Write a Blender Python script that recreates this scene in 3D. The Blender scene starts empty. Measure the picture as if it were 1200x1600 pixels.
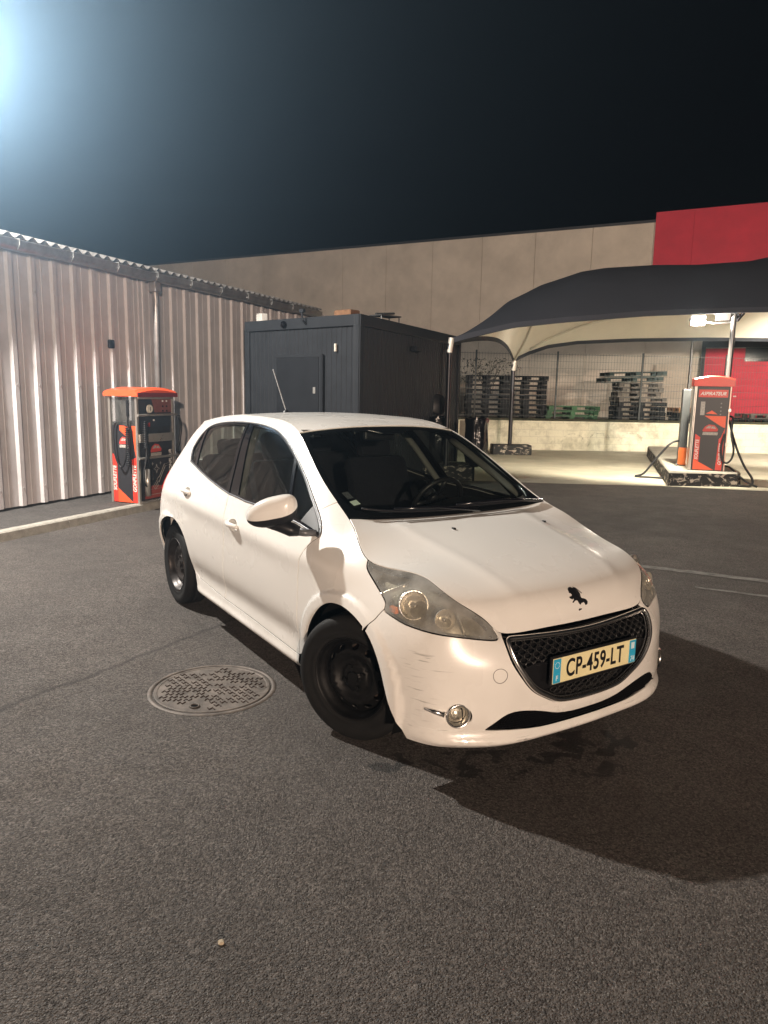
# Night car park: white hatchback, wash-bay canopy, corrugated shed. Run in an empty Blender scene.
import bpy, bmesh, math, random
import numpy as np
from mathutils import Vector, Matrix
from mathutils.geometry import delaunay_2d_cdt
random.seed(7)
C=bpy.context.scene.collection
scn=bpy.context.scene
# ---------------------------------------------------------------- camera
cd=bpy.data.cameras.new('camera');cam=bpy.data.objects.new('camera',cd);C.objects.link(cam)
PITCH=-0.164727;ROLL=0.018854;CZ=1.61943;FPX=1130.21
_fw=Vector((0,math.cos(PITCH),math.sin(PITCH)));_r=Vector((1,0,0));_u=_r.cross(_fw)
_r2=_r*math.cos(ROLL)+_u*math.sin(ROLL);_u2=-_r*math.sin(ROLL)+_u*math.cos(ROLL)
m=Matrix.Identity(4)
for i in range(3):
    m[i][0]=_r2[i];m[i][1]=_u2[i];m[i][2]=-_fw[i]
m[2][3]=CZ
cam.matrix_world=m
cd.sensor_fit='VERTICAL';cd.sensor_height=36;cd.lens=36*FPX/1600;cd.clip_start=.05;cd.clip_end=600
scn.camera=cam
scn.render.resolution_x=768;scn.render.resolution_y=1024
# ---------------------------------------------------------------- world (night sky)
w=bpy.data.worlds.new('World');scn.world=w;w.use_nodes=True
nt=w.node_tree;bg=nt.nodes['Background']
sky=nt.nodes.new('ShaderNodeTexSky');sky.sky_type='NISHITA';sky.sun_disc=False
sky.sun_elevation=math.radians(-9);sky.sun_rotation=math.radians(150)
mx=nt.nodes.new('ShaderNodeMix');mx.data_type='RGBA';mx.blend_type='ADD'
mx.inputs[0].default_value=1;mx.inputs[7].default_value=(.012,.014,.020,1)
nt.links.new(sky.outputs[0],mx.inputs[6]);nt.links.new(mx.outputs[2],bg.inputs[0]);bg.inputs[1].default_value=.10
scn.view_settings.view_transform='Standard';scn.view_settings.look='None'
scn.view_settings.exposure=0;scn.view_settings.gamma=1
# ---------------------------------------------------------------- lamps of the place, plus one spot added for glare
def lamp(name,loc,power,col,rad,kind='POINT',target=None,size=2.4,blend=.5):
    l=bpy.data.lights.new(name,kind);l.energy=power;l.color=col;l.shadow_soft_size=rad
    o=bpy.data.objects.new(name,l);C.objects.link(o);o.location=loc
    if kind=='SPOT': l.spot_size=size;l.spot_blend=blend
    if target is not None: o.rotation_euler=(Vector(target)-Vector(loc)).to_track_quat('-Z','Y').to_euler()
    return o
LA=(-4.96,6.62,5.22)
lamp('shed_floodlight_light',LA,3900,(1,.94,.86),.07)
lamp('glare_spot_light',(-8.0,13.0,6.55),34000,(.80,.93,1),.15,'SPOT',(-1.4,0,4.9),math.radians(36),.5)  # added unseen spot, its beam makes the upper-left glare in the scattering box
lamp('street_lamp_light',(4.6,-22,5.0),27500,(1,.75,.57),.16)
LCAN=(5.72,13.75,3.02)
_l=(LCAN[0]+.02,LCAN[1]-.1,LCAN[2]-.05)
lamp('canopy_floodlight_light',_l,1900,(1,.90,.70),.06,'SPOT',(6.5,17.2,.0),math.radians(132),.45)
lamp('canopy_floodlight_light',_l,220,(1,.90,.72),.06,'SPOT',(5.3,11.5,0),math.radians(110),.8)
lamp('canopy_floodlight_light',(11.6,16.0,3.2),2500,(1,.90,.74),.08,'SPOT',(13.0,20.5,.2),math.radians(135),.5)
lamp('canopy_floodlight_light',_l,780,(1,.93,.82),.06,'SPOT',(7.2,16.5,6.4),math.radians(168),.25)
# ---------------------------------------------------------------- materials
def mat(name,base,rough=.5,metal=0.,spec=.5,coat=0.,var=0.,vscale=6.,bump=0.,bscale=80.,emis=None,estr=0.,trans=0.,ior=1.45,alpha=1.):
    M=bpy.data.materials.new(name);M.use_nodes=True;n=M.node_tree;b=n.nodes['Principled BSDF']
    b.inputs['Base Color'].default_value=(*base,1);b.inputs['Roughness'].default_value=rough
    b.inputs['Metallic'].default_value=metal;b.inputs['Specular IOR Level'].default_value=spec
    b.inputs['Coat Weight'].default_value=coat;b.inputs['Coat Roughness'].default_value=.04
    b.inputs['Transmission Weight'].default_value=trans;b.inputs['IOR'].default_value=ior
    if emis: b.inputs['Emission Color'].default_value=(*emis,1);b.inputs['Emission Strength'].default_value=estr
    tc=n.nodes.new('ShaderNodeTexCoord')
    if var>0:
        no=n.nodes.new('ShaderNodeTexNoise');no.inputs['Scale'].default_value=vscale;no.inputs['Detail'].default_value=8;no.inputs['Roughness'].default_value=.65
        n.links.new(tc.outputs['Object'],no.inputs['Vector'])
        r=n.nodes.new('ShaderNodeValToRGB');r.color_ramp.elements[0].position=.3;r.color_ramp.elements[1].position=.72
        r.color_ramp.elements[0].color=(*[c*(1-var) for c in base],1);r.color_ramp.elements[1].color=(*[min(1,c*(1+var*.6)) for c in base],1)
        n.links.new(no.outputs['Fac'],r.inputs[0]);n.links.new(r.outputs[0],b.inputs['Base Color'])
        mr=n.nodes.new('ShaderNodeMapRange');mr.inputs[3].default_value=max(0,rough-.1);mr.inputs[4].default_value=min(1,rough+.12)
        n.links.new(no.outputs['Fac'],mr.inputs[0]);n.links.new(mr.outputs[0],b.inputs['Roughness'])
    if bump>0:
        nb=n.nodes.new('ShaderNodeTexNoise');nb.inputs['Scale'].default_value=bscale;nb.inputs['Detail'].default_value=6
        n.links.new(tc.outputs['Object'],nb.inputs['Vector'])
        bp=n.nodes.new('ShaderNodeBump');bp.inputs['Strength'].default_value=1;bp.inputs['Distance'].default_value=bump
        n.links.new(nb.outputs['Fac'],bp.inputs['Height']);n.links.new(bp.outputs[0],b.inputs['Normal'])
    return M
def glassmat(name,tint,refl_rough=.0,spec_boost=1.0,dirt=.0):
    M=bpy.data.materials.new(name);M.use_nodes=True;n=M.node_tree;n.nodes.clear()
    o=n.nodes.new('ShaderNodeOutputMaterial');t=n.nodes.new('ShaderNodeBsdfTransparent');t.inputs[0].default_value=(*tint,1)
    g=n.nodes.new('ShaderNodeBsdfGlossy');g.inputs['Roughness'].default_value=refl_rough
    ge=n.nodes.new('ShaderNodeNewGeometry');dt=n.nodes.new('ShaderNodeVectorMath');dt.operation='DOT_PRODUCT'
    n.links.new(ge.outputs['Normal'],dt.inputs[0]);n.links.new(ge.outputs['Incoming'],dt.inputs[1])
    def mt_(op,a,b=None):
        q=n.nodes.new('ShaderNodeMath');q.operation=op
        for k,x in enumerate((a,b)):
            if x is None: continue
            if isinstance(x,(int,float)): q.inputs[k].default_value=x
            else: n.links.new(x,q.inputs[k])
        return q
    f=mt_('ADD',mt_('MULTIPLY',mt_('POWER',mt_('SUBTRACT',1.,mt_('ABSOLUTE',dt.outputs['Value']).outputs[0]).outputs[0],5.).outputs[0],.9).outputs[0],.05*spec_boost)
    ms=n.nodes.new('ShaderNodeMixShader');n.links.new(f.outputs[0],ms.inputs[0]);n.links.new(t.outputs[0],ms.inputs[1]);n.links.new(g.outputs[0],ms.inputs[2])
    last=ms
    if dirt>0:
        d=n.nodes.new('ShaderNodeBsdfDiffuse');d.inputs[0].default_value=(.5,.5,.47,1)
        tc=n.nodes.new('ShaderNodeTexCoord');no=n.nodes.new('ShaderNodeTexNoise');no.inputs['Scale'].default_value=9;no.inputs['Detail'].default_value=6
        n.links.new(tc.outputs['Object'],no.inputs['Vector'])
        mr=n.nodes.new('ShaderNodeMapRange');mr.inputs[1].default_value=.35;mr.inputs[2].default_value=.8;mr.inputs[3].default_value=dirt*.3;mr.inputs[4].default_value=dirt
        n.links.new(no.outputs['Fac'],mr.inputs[0])
        m2=n.nodes.new('ShaderNodeMixShader');n.links.new(mr.outputs[0],m2.inputs[0]);n.links.new(ms.outputs[0],m2.inputs[1]);n.links.new(d.outputs[0],m2.inputs[2]);last=m2
    n.links.new(last.outputs[0],o.inputs[0]);return M
# ---------------------------------------------------------------- object helpers
def tag(o,label,cat,group=None,kind=None):
    if kind: o['kind']=kind
    if label: o['label']=label
    if cat: o['category']=cat
    if group: o['group']=group
    return o
def thing(name,label,cat,loc=(0,0,0),rz=0,group=None):
    o=bpy.data.objects.new(name,None);C.objects.link(o);o.location=loc;o.rotation_euler=(0,0,rz);o.empty_display_size=.1
    return tag(o,label,cat,group)
def dup(root,loc=None,rz=None,label=None,group=None):
    r=root.copy();C.objects.link(r)
    if loc is not None: r.location=loc
    if rz is not None: r.rotation_euler=(0,0,rz)
    if label: r['label']=label
    if group: r['group']=group
    for ch in list(root.children):
        c=ch.copy();C.objects.link(c);c.parent=r
        for g in list(ch.children):
            d=g.copy();C.objects.link(d);d.parent=c
    return r
def rawobj(name,V,F,mats,parent=None,smooth=False,mi=None,normals=None,autosm=None):
    me=bpy.data.meshes.new(name);me.from_pydata([tuple(map(float,v)) for v in V],[],[tuple(map(int,f)) for f in F])
    if not isinstance(mats,(list,tuple)): mats=[mats]
    for m_ in mats: me.materials.append(m_)
    if mi is not None: me.polygons.foreach_set('material_index',mi)
    if smooth or normals is not None: me.polygons.foreach_set('use_smooth',[True]*len(me.polygons))
    if normals is not None: me.normals_split_custom_set_from_vertices([tuple(map(float,n)) for n in normals])
    me.update()
    if autosm:
        bm=bmesh.new();bm.from_mesh(me)
        for e in bm.edges:
            if len(e.link_faces)==2 and e.calc_face_angle(0)>autosm: e.smooth=False
        for f in bm.faces: f.smooth=True
        bm.to_mesh(me);bm.free()
    o=bpy.data.objects.new(name,me);C.objects.link(o)
    if parent: o.parent=parent
    return o
class MB:
    def __init__(s): s.V=[];s.F=[];s.I=[]
    def add(s,V,F,i=0):
        b=len(s.V);s.V+= [tuple(v) for v in V];s.F+=[tuple(b+k for k in f) for f in F];s.I+=[i]*len(F);return s
    def box(s,c,d,rz=0,i=0,bev=0.,R=None):
        hx,hy,hz=[k/2 for k in d]
        if bev>0:
            bev=min(bev,hx*.9,hy*.9,hz*.9)
            bm=bmesh.new();bmesh.ops.create_cube(bm,size=1)
            for v in bm.verts: v.co=Vector((v.co.x*d[0],v.co.y*d[1],v.co.z*d[2]))
            bmesh.ops.bevel(bm,geom=list(bm.edges),offset=bev,segments=2,affect='EDGES',profile=.5)
            V=[v.co.copy() for v in bm.verts];bm.verts.index_update();F=[[v.index for v in f.verts] for f in bm.faces];bm.free()
        else:
            V=[Vector((x*hx,y*hy,z*hz)) for x in(-1,1) for y in(-1,1) for z in(-1,1)]
            F=[(0,1,3,2),(4,6,7,5),(0,4,5,1),(2,3,7,6),(0,2,6,4),(1,5,7,3)]
        M_=R if R is not None else Matrix.Rotation(rz,3,'Z')
        return s.add([M_@v+Vector(c) for v in V],F,i)
    def tube(s,pts,r,n=8,i=0,cap=True,closed=False,flat=1.,up=None):
        P=[Vector(p) for p in pts];N=len(P);V=[];F=[]
        rr=r if isinstance(r,(list,tuple)) else [r]*N
        prev=None
        for k in range(N):
            if closed: t=(P[(k+1)%N]-P[k-1])
            else: t=P[min(k+1,N-1)]-P[max(k-1,0)]
            t.normalize()
            if prev is None:
                a=Vector(up) if up else (Vector((0,0,1)) if abs(t.z)<.9 else Vector((1,0,0)))
            else: a=prev
            x=(a-t*a.dot(t)).normalized();prev=x;y=t.cross(x)
            for j in range(n):
                q=2*math.pi*j/n;V.append(P[k]+x*math.cos(q)*rr[k]*flat+y*math.sin(q)*rr[k])
        for k in range(N if closed else N-1):
            for j in range(n):
                a_=k*n+j;b_=k*n+(j+1)%n;c_=((k+1)%N)*n+(j+1)%n;d_=((k+1)%N)*n+j;F.append((a_,b_,c_,d_))
        if cap and not closed: F.append(tuple(range(n))[::-1]);F.append(tuple((N-1)*n+j for j in range(n)))
        return s.add(V,F,i)
    def cyl(s,a,b,r,n=16,i=0,r2=None): return s.tube([a,b],[r,r2 if r2 is not None else r],n,i)
    def lathe(s,prof,n=32,M=None,i=0,cap=False): # prof (r,h) about local z
        V=[];F=[]
        for r,h in prof:
            for j in range(n):
                q=2*math.pi*j/n;V.append(Vector((r*math.cos(q),r*math.sin(q),h)))
        for k in range(len(prof)-1):
            for j in range(n): F.append((k*n+j,k*n+(j+1)%n,(k+1)*n+(j+1)%n,(k+1)*n+j))
        if cap: F.append(tuple((len(prof)-1)*n+j for j in range(n)))
        if M is not None: V=[M@v for v in V]
        return s.add(V,F,i)
    def prism(s,poly,a,b,fn=None,i=0): # poly 2D, extrude between a and b along third axis; fn maps (u,v,h)->xyz
        n=len(poly);fn=fn or (lambda u,v,h:(u,v,h))
        V=[fn(u,v,a) for u,v in poly]+[fn(u,v,b) for u,v in poly]
        F=[tuple(range(n))[::-1],tuple(range(n,2*n))]+[(k,(k+1)%n,n+(k+1)%n,n+k) for k in range(n)]
        return s.add(V,F,i)
    def build(s,name,mats,parent=None,smooth=False,auto=None):
        return rawobj(name,s.V,s.F,mats,parent,smooth,s.I,autosm=auto)
def sm(pts,k=4,closed=False):
    P=np.array(pts,float);n=len(P);out=[]
    rng=range(n) if closed else range(n-1)
    for i in rng:
        a=P[(i-1)%n] if closed or i>0 else 2*P[0]-P[1];b=P[i];c_=P[(i+1)%n];d=P[(i+2)%n] if closed or i<n-2 else 2*P[-1]-P[-2]
        for j in range(k):
            t=j/k;out.append(.5*((2*b)+(-a+c_)*t+(2*a-5*b+4*c_-d)*t*t+(-a+3*b-3*c_+d)*t**3))
    if not closed: out.append(P[-1])
    return [tuple(o) for o in out]
def text_mesh(s,size,depth=.001,shear=0.,bold=.0,space=1.):
    cu=bpy.data.curves.new('t','FONT');cu.body=s;cu.size=size;cu.extrude=depth;cu.shear=shear;cu.offset=bold;cu.align_x='CENTER';cu.align_y='CENTER';cu.space_character=space
    o=bpy.data.objects.new('t',cu);C.objects.link(o);bpy.context.view_layer.update()
    me=bpy.data.meshes.new_from_object(o.evaluated_get(bpy.context.evaluated_depsgraph_get()))
    V=[v.co.copy() for v in me.vertices];F=[tuple(p.vertices) for p in me.polygons]
    bpy.data.objects.remove(o);bpy.data.curves.remove(cu);bpy.data.meshes.remove(me)
    return V,F
def text_obj(name,s,size,M,material,parent,depth=.001,shear=0.,bold=0.,sx=1.,space=1.):
    V,F=text_mesh(s,size,depth,shear,bold,space);S_=Matrix.Diagonal((sx,1,1))
    return rawobj(name,[M@(Vector((v.x*sx,v.y,v.z))) for v in V],F,material,parent)
def frame(o,x,y):
    x=Vector(x).normalized();y=Vector(y).normalized();z=x.cross(y)
    M=Matrix.Identity(4)
    for i in range(3): M[i][0]=x[i];M[i][1]=y[i];M[i][2]=z[i];M[i][3]=o[i]
    return M
#SURF-BEGIN
def LN(*a): return list(a)
_Z=dict()
COLS=[ # each column of the lower body net: x rows, half-width rows, z rows, bumper bottom to top edge
([.735,.762,.765,.765,.772,.774,.760,.738,.708,.672],[0]*10,[.175,.205,.27,.34,.42,.49,.54,.58,.611,.630]),
([.728,.755,.758,.758,.764,.766,.753,.731,.703,.668],[.22]*10,[.175,.205,.27,.34,.42,.493,.545,.585,.614,.633]),
([.703,.733,.738,.735,.738,.737,.725,.708,.686,.655],[.44,.44,.44,.44,.44,.438,.435,.43,.425,.42],[.176,.206,.272,.345,.425,.5,.553,.593,.623,.643]),
([.635,.66,.66,.656,.656,.656,.655,.652,.64,.615],[.60,.61,.61,.61,.605,.60,.58,.55,.52,.49],[.178,.21,.275,.35,.43,.51,.565,.61,.655,.70]),
([.56,.58,.58,.575,.572,.57,.572,.575,.567,.54],[.70,.71,.715,.715,.71,.705,.69,.66,.62,.575],[.18,.215,.285,.365,.45,.535,.60,.66,.72,.77]),
([.46,.475,.475,.47,.465,.462,.462,.46,.45,.43],[.755,.765,.77,.77,.77,.765,.75,.72,.675,.615],[.18,.22,.295,.38,.47,.56,.635,.705,.77,.825]),
([.33,.34,.34,.335,.33,.33,.325,.32,.31,.30],[.79,.80,.808,.812,.812,.805,.79,.76,.71,.645],[.18,.225,.305,.395,.49,.585,.665,.735,.80,.852]),
([.12,.12,.12,.12,.12,.12,.115,.11,.105,.10],[.80,.815,.825,.835,.838,.835,.822,.80,.77,.73],[.18,.23,.315,.41,.51,.61,.69,.76,.82,.868]),
([-.08]*10,[.80,.815,.83,.84,.845,.845,.838,.82,.773,.70],[.19,.24,.33,.43,.535,.64,.73,.81,.885,.95]),
([-.28,-.28,-.28,-.28,-.28,-.28,-.275,-.27,-.26,-.25],[.80,.82,.835,.845,.85,.852,.848,.822,.75,.655],[.20,.25,.345,.45,.56,.67,.775,.87,.955,1.02]),
([-.55]*10,[.80,.822,.838,.85,.856,.858,.85,.80,.725,.632],[.20,.25,.35,.46,.58,.70,.82,.95,1.06,1.165]),
([-.85]*10,[.80,.824,.84,.852,.86,.862,.85,.78,.685,.58],[.20,.25,.355,.47,.595,.725,.86,1.02,1.18,1.325]),
([-1.17]*10,[.80,.824,.84,.853,.861,.864,.848,.765,.66,.53],[.20,.25,.36,.475,.605,.74,.885,1.075,1.27,1.425]),
([-1.6]*10,[.80,.824,.842,.855,.864,.866,.85,.758,.65,.52],[.20,.25,.36,.48,.61,.75,.90,1.10,1.31,1.447]),
([-2.0]*10,[.80,.824,.843,.858,.868,.87,.852,.75,.645,.515],[.20,.25,.36,.48,.615,.76,.915,1.12,1.32,1.443]),
([-2.37,-2.37,-2.37,-2.37,-2.37,-2.37,-2.36,-2.35,-2.34,-2.33],[.79,.815,.84,.86,.87,.868,.84,.74,.63,.505],[.20,.25,.36,.485,.62,.77,.93,1.13,1.31,1.42]),
([-2.72,-2.72,-2.72,-2.72,-2.71,-2.70,-2.68,-2.65,-2.62,-2.60],[.775,.80,.83,.855,.865,.858,.82,.72,.61,.50],[.21,.26,.37,.49,.63,.78,.94,1.12,1.28,1.39]),
([-2.95,-2.96,-2.965,-2.96,-2.95,-2.93,-2.90,-2.86,-2.82,-2.79],[.72,.745,.775,.80,.805,.795,.75,.665,.58,.49],[.22,.27,.38,.50,.64,.79,.94,1.10,1.25,1.365]),
([-3.08,-3.09,-3.095,-3.09,-3.075,-3.05,-3.01,-2.95,-2.89,-2.86],[.58,.60,.63,.65,.65,.64,.60,.53,.47,.42],[.22,.27,.38,.50,.64,.79,.94,1.10,1.25,1.372]),
([-3.14,-3.155,-3.16,-3.155,-3.14,-3.11,-3.06,-2.99,-2.93,-2.89],[.32,.33,.35,.36,.36,.35,.33,.29,.26,.23],[.22,.27,.38,.50,.64,.79,.94,1.10,1.25,1.385]),
([-3.155,-3.168,-3.17,-3.165,-3.15,-3.12,-3.07,-3.0,-2.94,-2.90],[0]*10,[.22,.27,.38,.50,.64,.79,.94,1.10,1.25,1.388]),
]
def roof_c(x): return np.interp(x,[-2.9,-2.75,-2.4,-2.0,-1.6,-1.2,-1.05,-.93],[1.388,1.405,1.442,1.463,1.467,1.452,1.438,1.418])
NC=len(COLS);NR=10
def _table():
    T=[]
    for i,(xs,ws,zs) in enumerate(COLS):
        p=[(xs[r],-ws[r],zs[r]) for r in range(NR)]
        a=np.array(p)
        g=2*a[-1]-a[-2]
        if 12<=i<=16:
            w=ws[-1];zc=roof_c(xs[-1]);k=(w-.12)/w
            g=np.array([xs[-1],-(w-.12),zc-(zc-zs[-1])*k**2.3])
        g0=2*a[0]-a[1]
        T.append(np.vstack([g0,a,g]))
    T=np.array(T) # NC x 12 x 3
    M=T.copy();M[:,:,1]*=-1
    full=[]
    for k in range(-(NC-1)-3,NC+3):
        j=k
        if j>NC-1: j=2*(NC-1)-j; full.append(M[j])
        elif j<-(NC-1): j=2*(NC-1)+j; full.append(T[j])
        elif j>=0: full.append(T[j])
        else: full.append(M[-j])
    return np.array(full)
TAB=_table();SOFF=NC+2;TOFF=1
def _nat(n):
    A=np.zeros((n,n));B=np.zeros((n,n));A[0,0]=A[-1,-1]=1
    for i in range(1,n-1):
        A[i,i-1]=A[i,i+1]=1;A[i,i]=4;B[i,i-1]=B[i,i+1]=6;B[i,i]=-12
    return np.linalg.solve(A,B)
_DS=_nat(TAB.shape[0]);_DT=_nat(TAB.shape[1])
def _wt(u,D):
    n=D.shape[0];u=np.asarray(u,float);i=np.clip(np.floor(u).astype(int),0,n-2);f=u-i
    W=np.zeros((len(u),n));r=np.arange(len(u))
    W[r,i]+=1-f;W[r,i+1]+=f
    W+=((1-f)**3-(1-f))[:,None]/6*D[i]+(f**3-f)[:,None]/6*D[i+1]
    return W
def sst(a,b,x):
    t=np.clip((x-a)/(b-a),0,1);return t*t*(3-2*t)
def disp(P):
    x,z=P[:,0],P[:,2];sgn=np.sign(P[:,1]);w=np.abs(P[:,1]);d=np.zeros(len(x))
    side=sst(.55,.72,w)
    for cx,R in ((0.03,.365),(-2.555,.352)):
        r=np.hypot(x-cx,z-.30)
        d+=.016*(1-sst(R+.035,R+.062,r))*sst(R-.06,R,r)*(z>.0)*side
    inx=sst(-.28,-.52,x)*sst(-2.25,-1.95,x)
    d-=.020*np.exp(-((z-.36-.03*(x+1.2)*0)/.075)**2)*inx
    d+=.016*np.exp(-((z-.225)/.03)**2)*inx
    # shoulder crease along the doors and front fender
    zl=.815+.055*sst(-.2,-2.2,x)+.02*np.sin(x)
    cr=sst(.25,-.15,x)*sst(-2.95,-2.5,x)
    d+=.010*np.exp(-((z-zl)/.055)**2)*cr
    d-=.007*np.exp(-((z-zl-.085)/.045)**2)*cr*sst(-.35,-.1,x)
    P=P.copy();P[:,1]+=sgn*d
    # front bumper chin step
    f=sst(.45,.6,x)
    P[:,0]+=f*(-.012*np.exp(-((z-.255)/.03)**2)+.010*np.exp(-((z-.205)/.02)**2))
    return P
def S(s,t,raw=False):
    s=np.atleast_1d(np.asarray(s,float));t=np.atleast_1d(np.asarray(t,float))
    a=_wt(s+SOFF,_DS);b=_wt(t+TOFF,_DT)
    P=np.einsum('ni,nj,ijk->nk',a,b,TAB)
    return P if raw else disp(P)
# s: 0..20 right side (y<0), negative = left side. t: 0..9
def topcurve(s): return S(s,np.full(np.shape(np.atleast_1d(s)),9.))
# bonnet: p 0 (lip)..1 (cowl), q -1..1 ; edge follows the net's top edge from s=2.35 to s=8.9
SK=2.30;SW=8.85;SH=11.45
def _pw(q,n): return np.abs(q)**n
BC=np.array([(.672,.630),(.676,.69),(.650,.752),(.57,.805),(.43,.852),(.26,.893),(.08,.928),(-.09,.957),(-.24,.978)])
def bonnet(p,q):
    p=np.atleast_1d(np.asarray(p,float));q=np.atleast_1d(np.asarray(q,float))
    sg=np.where(q<0,1.,-1.) # q<0 = right side (y<0)
    E=topcurve(SK+(SW-SK)*p);E[:,1]=np.abs(E[:,1])
    C=np.stack([cspl(p,BC[:,0]),np.zeros(len(p)),cspl(p,BC[:,1])],1)
    aq=np.abs(q);k=aq**2.6
    P=np.stack([C[:,0]+(E[:,0]-C[:,0])*aq**2.2,E[:,1]*aq,C[:,2]+(E[:,2]-C[:,2])*k],1)
    # lip correction
    L=topcurve(SK*aq);L[:,1]=np.abs(L[:,1])
    E0=topcurve(np.full(len(p),SK));C0=np.array([BC[0,0],0,BC[0,1]])
    B=np.stack([C0[0]+(E0[:,0]-C0[0])*aq**2.2,np.abs(E0[:,1])*aq,C0[2]+(E0[:,2]-C0[2])*k],1)
    P+=(L-B)*((1-p)**3)[:,None]
    # two soft power bulges
    yb=.30+.16*p
    ridge=np.exp(-((P[:,1]-yb)/.05)**2)*sst(.02,.3,p)*sst(1.0,.8,p)
    inner=sst(yb+.03,yb-.05,P[:,1])*sst(.02,.35,p)*sst(1.02,.9,p)
    P[:,2]+=.004*ridge+.007*inner
    P[:,1]*=-sg*1.0
    P[:,1]=np.where(q<0,-np.abs(P[:,1]),np.abs(P[:,1]))
    return P
def cspl(p,v):
    n=len(v);return _wt(np.clip(p,0,1)*(n-1),_nat(n))@v
WCX=np.array([-.20,-.40,-.66,-.93]);WCZ=np.array([.985,1.13,1.285,1.418])
def screen(p,q,off=0.):
    p=np.atleast_1d(np.asarray(p,float));q=np.atleast_1d(np.asarray(q,float))
    E=topcurve(SW+(SH-SW)*p);ew=np.abs(E[:,1])
    cx=cspl(p,WCX);cz=cspl(p,WCZ);aq=np.abs(q)
    return np.stack([cx+(E[:,0]-cx)*aq**2.2,ew*q,cz+(E[:,2]-cz)*aq**2.4],1)
SR=17.
def roof(p,q):
    p=np.atleast_1d(np.asarray(p,float));q=np.atleast_1d(np.asarray(q,float))
    E=topcurve(SH+(SR-SH)*p);ew=np.abs(E[:,1]);aq=np.abs(q)
    cx=-.93+(-2.90+.93)*p
    # inside the roof the lateral lines bow forward/back to meet header and rear edge
    x=cx+(E[:,0]-cx)*aq**2.2;zc=roof_c2(cx)
    z=zc+(E[:,2]-zc)*aq**2.3
    P=np.stack([x,ew*q,z],1)
    L=topcurve(20-(20-SR)*aq)  # rear edge
    E1=topcurve(np.full(len(p),SR));
    B=np.stack([-2.90+(E1[:,0]+2.90)*aq**2.2,np.abs(E1[:,1])*aq,1.388+(E1[:,2]-1.388)*aq**2.3],1)
    L[:,1]=np.abs(L[:,1])
    D=(L-B)*((p)**6)[:,None];D[:,1]*=np.sign(q)
    return P+D
_rx=np.linspace(0,1,9)
_rz=np.array([1.418,1.4495,1.4640,1.4680,1.4640,1.4520,1.4340,1.4120,1.388])
def roof_c2(x): return cspl((x+.93)/(-2.90+.93),_rz)
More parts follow.
